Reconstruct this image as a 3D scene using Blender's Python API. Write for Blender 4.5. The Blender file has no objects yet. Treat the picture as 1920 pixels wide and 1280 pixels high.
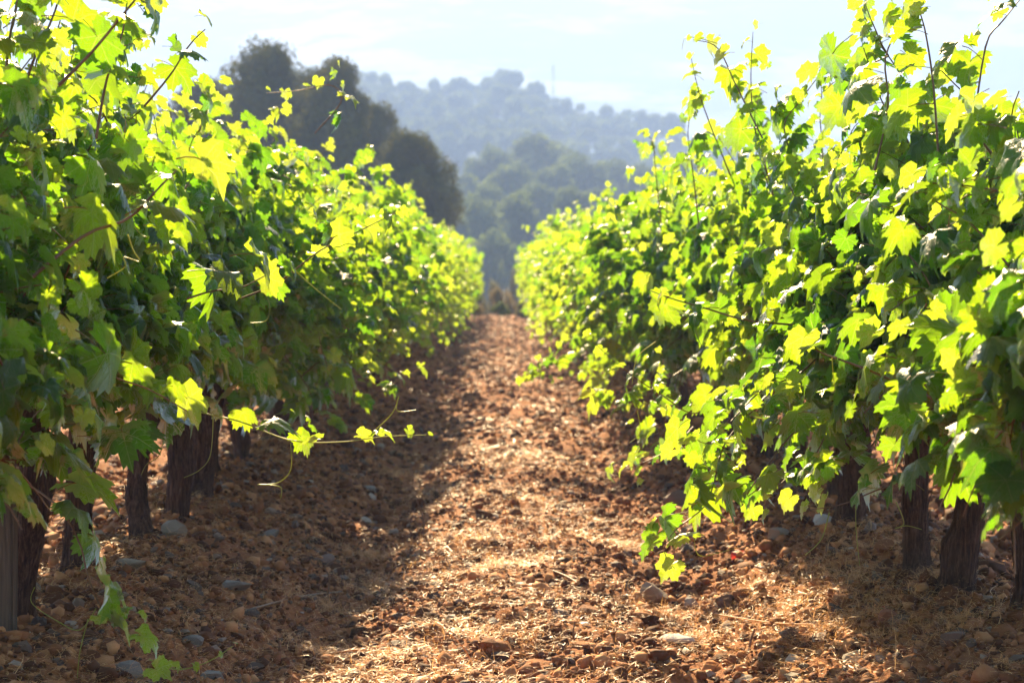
import bpy, bmesh, math, random, time
import numpy as np
from mathutils import Vector, Matrix

T0 = time.time()
random.seed(7)
rng = np.random.default_rng(7)
sc = bpy.context.scene
col = sc.collection
PI = math.pi

# ------------------------------------------------------------------ camera
CAM = Vector((0.0, 0.0, 1.12))
YAW, PITCH = math.atan(25 / 3600), math.atan(140 / 3600)
cd = bpy.data.cameras.new('camera')
cam = bpy.data.objects.new('camera', cd)
col.objects.link(cam)
cam.location = CAM
cam.rotation_euler = (PI / 2 - PITCH, 0, -YAW)
cd.sensor_width = 36
cd.lens = 67.5
cd.clip_start = 0.1
cd.clip_end = 6000
cd.dof.use_dof = True
cd.dof.focus_distance = 5.1
cd.dof.aperture_fstop = 5.4
sc.camera = cam

# ------------------------------------------------------------------ sky, sun, exposure
SUN_EL, SUN_AZ = math.radians(34), math.radians(9)        # azimuth: left of straight ahead
SUN = Vector((-math.sin(SUN_AZ) * math.cos(SUN_EL), math.cos(SUN_AZ) * math.cos(SUN_EL), math.sin(SUN_EL)))
w = bpy.data.worlds.new('World')
sc.world = w
w.use_nodes = True
nt = w.node_tree
nt.nodes.clear()
sky = nt.nodes.new('ShaderNodeTexSky')
sky.sky_type = 'NISHITA'
sky.sun_disc = False
sky.sun_elevation = SUN_EL
sky.sun_rotation = -SUN_AZ
sky.dust_density = 0.4
sky.ozone_density = 3.0
bg = nt.nodes.new('ShaderNodeBackground')
bg.inputs[1].default_value = 0.05
wo = nt.nodes.new('ShaderNodeOutputWorld')
nt.links.new(sky.outputs[0], bg.inputs[0])
nt.links.new(bg.outputs[0], wo.inputs[0])
sl = bpy.data.lights.new('sun', 'SUN')
sl.energy = 5.0
sl.angle = math.radians(0.6)
sl.color = (1.0, 0.76, 0.43)
so = bpy.data.objects.new('sun', sl)
col.objects.link(so)
so.rotation_euler = (-SUN).to_track_quat('-Z', 'Y').to_euler()

sc.view_settings.view_transform = 'Standard'
sc.view_settings.look = 'None'
sc.view_settings.gamma = 1
sc.view_settings.use_curve_mapping = False
sc.view_settings.exposure = 2.42

sc.cycles.max_bounces = 7
sc.cycles.diffuse_bounces = 2
sc.cycles.glossy_bounces = 2
sc.cycles.transmission_bounces = 5
sc.cycles.volume_bounces = 1
sc.cycles.sample_clamp_indirect = 6
sc.cycles.use_denoising = True
sc.cycles.use_adaptive_sampling = True
sc.cycles.adaptive_threshold = 0.02
HAZE_DENSITY = 0.0015


# ------------------------------------------------------------------ helpers
def at(px, py, d):
    """world point seen at photograph pixel (px, py) at distance d along the rows"""
    v = Vector(((px - 960) / 3600, -(py - 640) / 3600, -1))
    v.rotate(cam.rotation_euler)
    return CAM + v * (d / v.y)


_RI = cam.rotation_euler.to_matrix().inverted()


def project(P):
    R = np.array(_RI)
    q = (P - np.array(CAM)) @ R.T
    z = np.maximum(-q[:, 2], 1e-3)
    return 960 + 3600 * q[:, 0] / z, 640 - 3600 * q[:, 1] / z, z


def tag(o, label=None, cat=None, group=None, kind=None):
    if label: o['label'] = label
    if cat: o['category'] = cat
    if group: o['group'] = group
    if kind: o['kind'] = kind
    return o


def empty(name, loc, label, cat, group=None):
    o = bpy.data.objects.new(name, None)
    col.objects.link(o)
    o.location = loc
    o.empty_display_size = 0.1
    return tag(o, label, cat, group)


def mesh_np(name, V, F, mats, smooth=False, attrs=None, midx=None, uv=None):
    """V (n,3), F (m,k) all faces with the same corner count"""
    V = np.asarray(V, dtype=np.float32)
    F = np.asarray(F, dtype=np.int32)
    me = bpy.data.meshes.new(name)
    me.vertices.add(len(V))
    me.vertices.foreach_set('co', V.ravel())
    m, k = F.shape
    me.loops.add(m * k)
    me.loops.foreach_set('vertex_index', F.ravel())
    me.polygons.add(m)
    me.polygons.foreach_set('loop_start', np.arange(0, m * k, k, dtype=np.int32))
    me.polygons.foreach_set('loop_total', np.full(m, k, dtype=np.int32))
    for mt in mats:
        me.materials.append(mt)
    if midx is not None:
        me.polygons.foreach_set('material_index', np.asarray(midx, dtype=np.int32))
    me.update(calc_edges=True)
    me.polygons.foreach_set('use_smooth', np.full(m, smooth, dtype=bool))
    if attrs:
        for an, av in attrs.items():
            a = me.attributes.new(an, 'FLOAT', 'POINT')
            a.data.foreach_set('value', np.asarray(av, dtype=np.float32))
    if uv is not None:
        l = me.uv_layers.new(name='UVMap')
        l.data.foreach_set('uv', np.asarray(uv, dtype=np.float32)[F.ravel()].ravel())
    return me


def link(name, me, parent=None, loc=None):
    o = bpy.data.objects.new(name, me)
    col.objects.link(o)
    if parent is not None:
        o.parent = parent
    if loc is not None:
        o.location = loc
    return o


_lat = rng.random((256, 256))


def vnoise(x, y):
    xi = np.floor(x).astype(int); yi = np.floor(y).astype(int)
    fx = x - xi; fy = y - yi
    fx = fx * fx * (3 - 2 * fx); fy = fy * fy * (3 - 2 * fy)
    a = _lat[xi & 255, yi & 255]; b = _lat[(xi + 1) & 255, yi & 255]
    c = _lat[xi & 255, (yi + 1) & 255]; d = _lat[(xi + 1) & 255, (yi + 1) & 255]
    return (a * (1 - fx) + b * fx) * (1 - fy) + (c * (1 - fx) + d * fx) * fy


def fbm(x, y, o=4):
    s = 0; a = 1; t = 0
    for i in range(o):
        s = s + a * vnoise(x * 2 ** i + 17.3 * i, y * 2 ** i + 9.1 * i); t += a; a *= .5
    return s / t


# ------------------------------------------------------------------ materials
class N:
    def __init__(s, name):
        s.m = bpy.data.materials.new(name); s.m.use_nodes = True
        s.t = s.m.node_tree; s.t.nodes.clear()
        s.out = s.t.nodes.new('ShaderNodeOutputMaterial')

    def n(s, typ, **kw):
        x = s.t.nodes.new('ShaderNode' + typ)
        for k, v in kw.items():
            if k.startswith('i_'):
                key = k[2:]
                key = int(key) if key.isdigit() else key.replace('_', ' ')
                s.set(x.inputs[key], v)
            else:
                setattr(x, k, v)
        return x

    def set(s, inp, v):
        if isinstance(v, bpy.types.NodeSocket): s.t.links.new(v, inp)
        elif isinstance(v, bpy.types.Node): s.t.links.new(v.outputs[0], inp)
        else:
            if isinstance(v, tuple) and len(v) == 3 and inp.type == 'RGBA': v = (*v, 1)
            inp.default_value = v

    def math(s, op, a, b=0.0, c=None):
        x = s.n('Math', operation=op)
        s.set(x.inputs[0], a); s.set(x.inputs[1], b)
        if c is not None: s.set(x.inputs[2], c)
        return x.outputs[0]

    def mix(s, f, a, b):
        x = s.n('MixRGB'); s.set(x.inputs[0], f); s.set(x.inputs[1], a); s.set(x.inputs[2], b)
        return x.outputs[0]

    def ramp(s, f, stops):
        x = s.n('ValToRGB'); s.set(x.inputs[0], f)
        e = x.color_ramp.elements
        while len(e) < len(stops): e.new(0.5)
        for k, (p, c) in enumerate(stops):
            e[k].position = p; e[k].color = (*c, 1) if len(c) == 3 else c
        return x.outputs[0]

    def noise(s, scale, detail=3, vec=None, rough=.5):
        x = s.n('TexNoise'); x.inputs['Scale'].default_value = scale
        x.inputs['Detail'].default_value = detail; x.inputs['Roughness'].default_value = rough
        if vec is not None: s.set(x.inputs['Vector'], vec)
        return x.outputs[0]

    def coord(s, which='Object'):
        return s.n('TexCoord').outputs[which]

    def bump(s, h, strength, dist):
        x = s.n('Bump'); x.inputs['Strength'].default_value = strength; x.inputs['Distance'].default_value = dist
        s.set(x.inputs['Height'], h); return x.outputs[0]

    def principled(s, color, rough=.8, normal=None, spec=.5):
        p = s.n('BsdfPrincipled')
        s.set(p.inputs['Base Color'], color); s.set(p.inputs['Roughness'], rough)
        p.inputs['Specular IOR Level'].default_value = spec
        if normal is not None: s.set(p.inputs['Normal'], normal)
        s.t.links.new(p.outputs[0], s.out.inputs[0]); return s.m


def leaf_material(name, per_object, young):
    s = N(name)
    if per_object:
        r = s.n('ObjectInfo').outputs['Random']
    else:
        a = s.n('Attribute'); a.attribute_name = 'tint'; r = a.outputs['Fac']
    uv = s.n('UVMap'); uv.uv_map = 'UVMap'
    sep = s.n('SeparateXYZ'); s.set(sep.inputs[0], uv.outputs[0])
    X, Y = sep.outputs[0], sep.outputs[1]
    AX = s.math('ABSOLUTE', X)
    best = None; sec = None
    for ang, ln in ((0, 9), (50, 9), (104, 9)):
        c, n_ = math.cos(math.radians(ang)), math.sin(math.radians(ang))
        along = s.math('ADD', s.math('MULTIPLY', AX, n_), s.math('MULTIPLY', Y, c))
        cross = s.math('ABSOLUTE', s.math('SUBTRACT', s.math('MULTIPLY', AX, c), s.math('MULTIPLY', Y, n_)))
        pen = s.math('MULTIPLY', s.math('LESS_THAN', along, 0.0), 5.0)
        cr = s.math('ADD', cross, pen)
        # side veins branch off at a slant
        fr = s.math('FRACT', s.math('MULTIPLY', s.math('SUBTRACT', along, s.math('MULTIPLY', cross, .75)), 8.5))
        sv = s.math('ABSOLUTE', s.math('SUBTRACT', fr, .5))
        if best is None: best, sec = cr, sv
        else:
            closer = s.math('LESS_THAN', cr, best)
            mx = s.n('Mix', data_type='FLOAT'); s.set(mx.inputs[0], closer); s.set(mx.inputs[2], sec); s.set(mx.inputs[3], sv)
            sec = mx.outputs[0]
            best = s.math('MINIMUM', best, cr)
    main = s.math('SUBTRACT', 1.0, s.math('SMOOTH_MIN', s.math('MULTIPLY', best, 75.0), 1.0, .2))
    main = s.math('MAXIMUM', main, 0.0)
    side = s.math('MAXIMUM', s.math('SUBTRACT', 1.0, s.math('MULTIPLY', sec, 9.0)), 0.0)
    vein = s.math('MINIMUM', s.math('ADD', main, s.math('MULTIPLY', side, .28)), 1.0)
    nz = s.noise(9, 3, uv.outputs[0])
    if young:
        up = s.mix(r, (0.14, 0.20, .022), (.20, .24, .03)); dn = s.mix(r, (.20, .26, .07), (.25, .29, .09))
        tr = s.mix(r, (.36, .54, .018), (.47, .58, .03)); f = .66
    else:
        up = s.mix(r, (.010, .048, .014), (.024, .080, .018)); dn = s.mix(r, (.020, .075, .028), (.042, .11, .034))
        tr = s.mix(r, (.14, .38, .007), (.39, .57, .009)); f = .60
    up = s.mix(s.math('MULTIPLY', vein, .25), up, (.20, .26, .07))
    dn = s.mix(s.math('MULTIPLY', vein, .32), dn, (.26, .32, .12))
    tr = s.mix(s.math('MULTIPLY', vein, .38), tr, (.72, .70, .22))
    mott = s.math('MULTIPLY', s.math('SUBTRACT', nz, .5), .9)
    tr = s.mix(s.math('MAXIMUM', mott, 0.0), tr, (.20, .42, .012))
    # a few leaves carry brown scorched spots
    sp = s.n('TexNoise'); sp.noise_dimensions = '4D'; sp.inputs['Scale'].default_value = 5; s.set(sp.inputs['Vector'], uv.outputs[0])
    s.set(sp.inputs['W'], s.math('MULTIPLY', r, 40.0))
    spot = s.math('MULTIPLY', s.math('GREATER_THAN', sp.outputs[0], .74), .8)
    up = s.mix(spot, up, (.12, .06, .025)); tr = s.mix(spot, tr, (.22, .09, .02))
    bf = s.n('NewGeometry').outputs['Backfacing']
    dcol = s.mix(bf, up, dn)
    h = s.math('ADD', s.math('MULTIPLY', vein, -.6), s.math('MULTIPLY', nz, .8))
    bn = s.bump(h, .3, .02)
    d = s.n('BsdfDiffuse'); s.set(d.inputs[0], dcol); s.set(d.inputs['Normal'], bn)
    t = s.n('BsdfTranslucent'); s.set(t.inputs[0], tr); s.set(t.inputs['Normal'], bn)
    m1 = s.n('MixShader'); s.set(m1.inputs[0], f); s.t.links.new(d.outputs[0], m1.inputs[1]); s.t.links.new(t.outputs[0], m1.inputs[2])
    g = s.n('BsdfGlossy'); g.inputs[0].default_value = (1, 1, 1, 1); g.inputs['Roughness'].default_value = .38; s.set(g.inputs['Normal'], bn)
    fr = s.n('Fresnel'); fr.inputs[0].default_value = 1.42; s.set(fr.inputs['Normal'], bn)
    m2 = s.n('MixShader'); s.set(m2.inputs[0], s.math('MULTIPLY', fr.outputs[0], .32))
    s.t.links.new(m1.outputs[0], m2.inputs[1]); s.t.links.new(g.outputs[0], m2.inputs[2])
    s.t.links.new(m2.outputs[0], s.out.inputs[0])
    return s.m


def thin_material(name, c1, c2, trans, rough=.5, f=.4, attr=True):
    """fibres, tendrils, tree foliage: diffuse + some light through + a little sheen"""
    s = N(name)
    if attr:
        a = s.n('Attribute'); a.attribute_name = 'tint'; r = a.outputs['Fac']
    else:
        r = s.n('ObjectInfo').outputs['Random']
    c = s.mix(r, c1, c2)
    d = s.n('BsdfPrincipled'); s.set(d.inputs['Base Color'], c); d.inputs['Roughness'].default_value = rough
    d.inputs['Specular IOR Level'].default_value = .5 if rough < .55 else .12
    t = s.n('BsdfTranslucent'); s.set(t.inputs[0], s.mix(.5, c, trans))
    m = s.n('MixShader'); m.inputs[0].default_value = f
    s.t.links.new(d.outputs[0], m.inputs[1]); s.t.links.new(t.outputs[0], m.inputs[2])
    s.t.links.new(m.outputs[0], s.out.inputs[0]); return s.m


M = {}
M['leaf'] = leaf_material('vine_leaf', True, False)
M['young'] = leaf_material('young_vine_leaf', True, True)
M['leaf_mass'] = leaf_material('vine_leaf_mass', False, False)
M['petiole'] = thin_material('petiole', (.20, .16, .04), (.26, .10, .05), (.5, .4, .1), .45, .3, False)
M['tendril'] = thin_material('tendril', (.30, .34, .06), (.40, .38, .08), (.7, .7, .15), .4, .45, False)
M['tree_leaf'] = thin_material('oak_foliage', (.026, .042, .008), (.085, .105, .018), (.20, .18, .03), .8, .25)
M['far_leaf'] = thin_material('wood_foliage', (.035, .065, .022), (.095, .135, .040), (.30, .38, .08), .85, .36)
M['scrub'] = thin_material('scrub_foliage', (.10, .10, .05), (.17, .16, .07), (.3, .3, .1), .6, .3)
M['dry'] = thin_material('dry_weed', (.12, .13, .06), (.20, .19, .09), (.5, .35, .15), .6, .3)
M['straw'] = thin_material('straw', (.38, .15, .04), (.80, .48, .20), (1, .56, .18), .42, .35)
M['red'] = thin_material('red_leaf', (.5, .03, .02), (.55, .06, .03), (.8, .08, .03), .5, .5, False)

s = N('cane_bark')
c = s.coord()
M['cane'] = s.principled(s.ramp(s.noise(30, 3, c), [(.3, (.10, .045, .02)), (.7, (.22, .12, .05))]), .5)

s = N('trunk_bark')
mp = s.n('Mapping'); s.set(mp.inputs[0], s.coord()); mp.inputs['Scale'].default_value = (1, 1, .09)
fib = s.noise(130, 5, mp.outputs[0], .7)
big = s.noise(14, 3, s.coord())
bc = s.ramp(fib, [(.30, (.010, .005, .004)), (.47, (.075, .036, .020)), (.6, (.19, .10, .058)), (.78, (.36, .25, .17))])
bc = s.mix(s.math('MULTIPLY', big, .5), bc, (.085, .045, .03))
M['bark'] = s.principled(bc, .85, s.bump(fib, 1.0, .03), .3)

s = N('tree_bark')
M['tree_bark'] = s.principled(s.ramp(s.noise(6, 4, s.coord()), [(.3, (.035, .028, .02)), (.7, (.09, .075, .06))]), .9)

s = N('soil')
c = s.coord()
n1 = s.noise(1.1, 4, c); n2 = s.noise(45, 5, c, .7); n3 = s.noise(9, 4, c)
sc1 = s.ramp(n2, [(.3, (.09, .030, .009)), (.5, (.26, .086, .024)), (.72, (.50, .20, .062))])
sc2 = s.mix(s.math('MULTIPLY', n1, .8), sc1, (.36, .15, .055))
sc2 = s.mix(s.math('MULTIPLY', s.math('GREATER_THAN', n3, .6), .25), sc2, (.26, .17, .10))
hh = s.math('ADD', n2, s.math('MULTIPLY', s.noise(160, 3, c), .35))
M['soil'] = s.principled(sc2, .9, s.bump(hh, .9, .02), .25)


def grain_material(name, stops, rough, spec=.35):
    s = N(name)
    a = s.n('Attribute'); a.attribute_name = 'tint'
    nz = s.noise(70, 4, s.coord(), .65)
    t = s.math('ADD', a.outputs['Fac'], s.math('MULTIPLY', s.math('SUBTRACT', nz, .5), .35))
    return s.principled(s.ramp(t, stops), rough, s.bump(nz, .5, .004), spec)


M['clod'] = grain_material('soil_clod', [(0, (.06, .024, .010)), (.35, (.15, .056, .021)), (.7, (.30, .12, .045)), (1, (.52, .25, .10))], .8, .15)
M['gravel'] = grain_material('field_stone', [(0, (.06, .034, .022)), (.4, (.13, .075, .045)), (.75, (.21, .135, .088)), (1, (.40, .31, .23))], .7, .3)


def stone_material(name, c1, c2):
    s = N(name); c = s.coord()
    nz = s.noise(38, 5, c, .65)
    return s.principled(s.ramp(nz, [(.3, c1), (.7, c2)]), .65, s.bump(nz, .7, .006), .4)


M['st_grey'] = stone_material('grey_stone', (.15, .12, .09), (.29, .245, .195))
M['st_tan'] = stone_material('tan_stone', (.22, .16, .10), (.38, .29, .20))
M['st_white'] = stone_material('white_stone', (.48, .44, .38), (.70, .66, .60))
M['st_rust'] = stone_material('rust_stone', (.26, .09, .04), (.42, .17, .08))
M['st_brown'] = stone_material('brown_stone', (.12, .065, .04), (.24, .14, .09))

s = N('weathered_wood')
mp = s.n('Mapping'); s.set(mp.inputs[0], s.coord()); mp.inputs['Scale'].default_value = (1, 1, .05)
f = s.noise(90, 5, mp.outputs[0], .65)
M['post'] = s.principled(s.ramp(f, [(.3, (.035, .024, .016)), (.6, (.12, .085, .055)), (.8, (.20, .155, .11))]), .8, s.bump(f, .7, .006), .3)

s = N('grape_skin')
p = s.n('BsdfPrincipled'); s.set(p.inputs['Base Color'], (.20, .34, .07)); p.inputs['Roughness'].default_value = .35
p.inputs['Subsurface Weight'].default_value = .4; p.inputs['Subsurface Radius'].default_value = (.01, .012, .004)
s.t.links.new(p.outputs[0], s.out.inputs[0]); M['grape'] = s.m

s = N('hill_ground'); c = s.coord()
M['hill'] = s.principled(s.ramp(s.noise(.09, 4, c), [(.35, (.03, .04, .018)), (.65, (.055, .06, .028))]), .95)
s = N('mountain_ground'); c = s.coord()
mp = s.n('Mapping'); s.set(mp.inputs[0], c); mp.inputs['Scale'].default_value = (1, 1, 3.2)
f1 = s.noise(.0095, 4, mp.outputs[0], .55)
fc = s.ramp(f1, [(.42, (.05, .08, .05)), (.50, (.12, .14, .08)), (.56, (.50, .48, .27)), (.64, (.52, .48, .36)), (.68, (.08, .10, .06))])
M['mountain'] = s.principled(fc, .95)

# ------------------------------------------------------------------ the lie of the land
XL, XR = -1.27, 1.36          # the two vine rows
END = 43.5                    # where the rows stop and the bank drops


def ground_h(x, y):
    x = np.asarray(x, float); y = np.asarray(y, float)
    cx = (XL + XR) / 2; sp = (XR - XL)
    u = (x - cx) / sp
    ph = np.abs((u + 0.5) - np.round(u + 0.5)) * sp        # distance from the nearest row line
    fade = np.clip((END + 3 - y) / 4, 0, 1)
    berm = .16 * np.exp(-(ph / .42) ** 2)
    furrow = -.085 * np.exp(-((ph - .74) / .19) ** 2)
    h = (berm + furrow) * fade
    near = np.clip((90 - y) / 50, 0, 1)
    h = h + near * (.07 * (fbm(x * 2.2 + 50, y * 2.2 + 50, 3) - .5) + .085 * (fbm(x * 7 + 9, y * 7 + 50, 3) - .5))
    h = h + np.where(y < 16, .030 * (fbm(x * 23 + 90, y * 23 + 90, 3) - .5), 0)
    # bank and valley beyond
    t = np.clip((y - END - 1.0), 0, None)
    h = h - 5.5 * (1 - np.exp(-t / 22.0)) * (t > 0)
    # mid hill, wooded
    def sm(a, b, v):
        q = np.clip((v - a) / (b - a), 0, 1); return q * q * (3 - 2 * q)
    side = np.exp(-((x - 6) / 75) ** 2)
    h = h + sm(105, 225, y) * (1 - sm(235, 330, y)) * (4.5 + 7.5 * side)
    # ridge, high on the left and falling away to the right
    prof = 29 - 24 * sm(10, 62, x)
    h = h + sm(300, 400, y) * prof * (1 - sm(430, 620, y))
    return h


def build_ground():
    xs = np.concatenate([-np.geomspace(900, 3.0, 34), np.linspace(-2.9, 2.9, 230), np.geomspace(3.0, 900, 34)])
    ys = np.concatenate([np.linspace(-60, 3.4, 12), np.geomspace(3.6, 60, 620), np.geomspace(61, 1100, 110)])
    X, Y = np.meshgrid(xs, ys)
    Z = ground_h(X, Y)
    V = np.stack([X.ravel(), Y.ravel(), Z.ravel()], 1)
    nx, ny = len(xs), len(ys)
    i = np.arange(nx - 1)[None, :] + np.arange(ny - 1)[:, None] * nx
    F = np.stack([i, i + 1, i + 1 + nx, i + nx], -1).reshape(-1, 4)
    yc = V[F[:, 0], 1]
    me = mesh_np('ground', V, F, [M['soil'], M['hill']], True, midx=(yc > 62).astype(int))
    return tag(link('ground', me), kind='structure')


ground = build_ground()


def build_mountain():
    xs = np.linspace(-880, 880, 90); v = np.linspace(0, 1, 50)
    X, Vv = np.meshgrid(xs, v)
    Y = 720 + 330 * Vv
    top = 150 + 6 * np.sin(X / 170 + 1) + 8 * (fbm(X / 60 + 30, X * 0 + 3, 3) - .5)
    Z = -8 + (top + 8) * Vv ** 1.15 + 9 * (fbm(X / 55 + 40, Y / 55 + 40, 4) - .5) * np.clip(Vv * 5, 0, 1) * (1 - Vv)
    V = np.stack([X.ravel(), Y.ravel(), Z.ravel()], 1)
    nx = len(xs)
    i = np.arange(nx - 1)[None, :] + np.arange(len(v) - 1)[:, None] * nx
    F = np.stack([i, i + 1, i + 1 + nx, i + nx], -1).reshape(-1, 4)
    return tag(link('mountain', mesh_np('mountain', V, F, [M['mountain']], True)), kind='structure')


build_mountain()


# ------------------------------------------------------------------ tubes
def tube_arrays(pts, radii, sides, cap=True):
    pts = [Vector(p) for p in pts]
    n = len(pts); V = []; F = []
    up = Vector((0.31, .2, .93)).normalized()
    for k in range(n):
        t = (pts[min(k + 1, n - 1)] - pts[max(k - 1, 0)])
        t = t.normalized() if t.length > 1e-9 else Vector((0, 0, 1))
        a = t.cross(up)
        if a.length < 1e-3: a = t.cross(Vector((1, 0, 0)))
        a.normalize(); b = t.cross(a)
        for j in range(sides):
            an = 2 * PI * j / sides
            V.append(pts[k] + (a * math.cos(an) + b * math.sin(an)) * radii[k])
    for k in range(n - 1):
        for j in range(sides):
            j2 = (j + 1) % sides
            F.append((k * sides + j, k * sides + j2, (k + 1) * sides + j2, (k + 1) * sides + j))
    return np.array([tuple(v) for v in V]), np.array(F)


def tube_mesh(name, pts, radii, sides, mat, smooth=True):
    V, F = tube_arrays(pts, radii, sides)
    return mesh_np(name, V, F, [mat], smooth, {'tint': np.full(len(V), random.random())})


# ------------------------------------------------------------------ grape leaves
def leaf_radius(th, rnd):
    """outline radius at angle th from the tip (0..pi), lobes of a vine leaf"""
    K = [(0, .66), (13, .60), (27, .50 - rnd[0] * .08), (40, .56), (53, .63), (66, .56), (80, .50 - rnd[1] * .06), (92, .53), (108, .57),
         (128, .53), (148, .49), (164, .38), (174, .14), (180, .04)]
    d = math.degrees(th)
    for (a, ra), (b, rb) in zip(K, K[1:]):
        if d <= b:
            q = (d - a) / (b - a); q = q * q * (3 - 2 * q); return ra + (rb - ra) * q
    return .04


def leaf_template(nout, seed, fold, droop, wave, teeth=True, petiole=True):
    r = random.Random(seed)
    rnd = (r.random(), r.random())
    inner = nout // 2
    P = [(0, 0)]
    asym = r.uniform(-.05, .05)
    for k in range(inner):
        th = 2 * PI * (k + .0) / inner
        thh = th if th <= PI else 2 * PI - th
        rr = leaf_radius(thh, rnd) * .55
        P.append((math.sin(th) * rr, math.cos(th) * rr))
    for k in range(nout):
        th = 2 * PI * (k + .0) / nout
        thh = th if th <= PI else 2 * PI - th
        rr = leaf_radius(thh, rnd) * (1 + asym * math.sin(th))
        if teeth: rr *= (1.07 if k % 2 == 0 else .93) + r.uniform(-.02, .02)
        P.append((math.sin(th) * rr, math.cos(th) * rr))
    F = []
    for k in range(inner):
        k2 = (k + 1) % inner
        F.append((0, 1 + k2, 1 + k))
        o = 1 + inner
        a, b, c_ = o + 2 * k, o + 2 * k + 1, o + (2 * k + 2) % nout
        F += [(1 + k, b, a), (1 + k, 1 + k2, b), (1 + k2, c_, b)]
    P = np.array(P)
    x, y = P[:, 0], P[:, 1]
    rad = np.hypot(x, y); th = np.arctan2(x, y)
    z = fold * np.abs(x) - droop * rad ** 2 * (1 + .6 * (y > 0)) + wave * rad * np.sin(th * 5 + seed) * 1.2 + wave * .7 * np.sin(x * 9 + seed) * np.cos(y * 8)
    bend = -.5 * droop
    V = np.stack([x, y + .0, z], 1)
    uv = P.copy()
    F = np.array(F)
    mi = np.zeros(len(F), int)
    if petiole:
        pp = [Vector((0, 0, 0)), Vector((.0, -.16, -.05)), Vector((.02, -.34, -.16)), Vector((.03, -.50, -.30))]
        PV, PF = tube_arrays(pp, [.012, .010, .010, .014], 3)
        PF3 = np.concatenate([PF[:, [0, 1, 2]], PF[:, [0, 2, 3]]])
        F = np.concatenate([F, PF3 + len(V)]); mi = np.concatenate([mi, np.ones(len(PF3), int)])
        V = np.concatenate([V, PV]); uv = np.concatenate([uv, np.full((len(PV), 2), .01)])
    return V, F, uv, mi


LEAF_NEAR, LEAF_MID, LEAF_YOUNG = [], [], []
for k in range(24):
    V, F, uv, mi = leaf_template(48, k, random.uniform(-.1, .75), random.uniform(.2, 1.3), random.uniform(.05, .17))
    LEAF_NEAR.append(mesh_np('leaf_blade', V, F, [M['leaf'], M['petiole']], True, midx=mi, uv=uv))
for k in range(8):
    V, F, uv, mi = leaf_template(24, k + 40, random.uniform(.08, .5), random.uniform(.25, .9), random.uniform(.04, .10))
    LEAF_MID.append(mesh_np('leaf_blade_simple', V, F, [M['leaf'], M['petiole']], True, midx=mi, uv=uv))
for k in range(6):
    V, F, uv, mi = leaf_template(36, k + 80, random.uniform(.3, .8), random.uniform(.2, .8), random.uniform(.05, .12))
    LEAF_YOUNG.append(mesh_np('young_leaf_blade', V, F, [M['young'], M['petiole']], True, midx=mi, uv=uv))
MASS_T = [leaf_template(16, k + 120, .2, .6, .06, True, False) for k in range(4)]
MASS_FAR = [leaf_template(10, k + 140, .2, .6, .06, False, False) for k in range(3)]

# leaf records: position, tip direction, normal, size, young, vine index, forced
L_pos, L_tip, L_nrm, L_size, L_young, L_vine, L_force = [], [], [], [], [], [], []


def add_leaf(p, tip, nrm, size, young, vi, force=False):
    L_pos.append(tuple(p)); L_tip.append(tuple(tip)); L_nrm.append(tuple(nrm)); L_size.append(size)
    L_young.append(young); L_vine.append(vi); L_force.append(force)


def rv(s=1.0):
    return Vector((random.gauss(0, s), random.gauss(0, s), random.gauss(0, s)))


# ------------------------------------------------------------------ vines
VINES = []   # dict(root, side, x, y, shoots=[(pts, r0)], tendrils=[(pts, r)])
WORDS = ['first', 'second', 'third', 'fourth', 'fifth', 'sixth', 'seventh', 'eighth', 'ninth', 'tenth', 'eleventh', 'twelfth', 'thirteenth', 'fourteenth']
# near trunks stand where the photograph shows them (x offset from row, distance)
left_near = [(-.02, 3.75), (.0, 5.2), (-.04, 5.95), (.02, 6.75), (.05, 7.25), (.0, 8.0), (-.05, 8.7)]
right_near = [(.03, 3.9), (.05, 5.15), (.02, 5.62), (-.03, 6.0), (-.02, 7.1), (.02, 7.8), (-.02, 8.7)]


def row_spots(near, X):
    out = [(X + a, y) for a, y in near]
    y = near[-1][1]
    while True:
        y += random.uniform(.82, .98)
        if y > END - .6: break
        out.append((X + random.uniform(-.06, .06), y))
    return out


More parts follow.
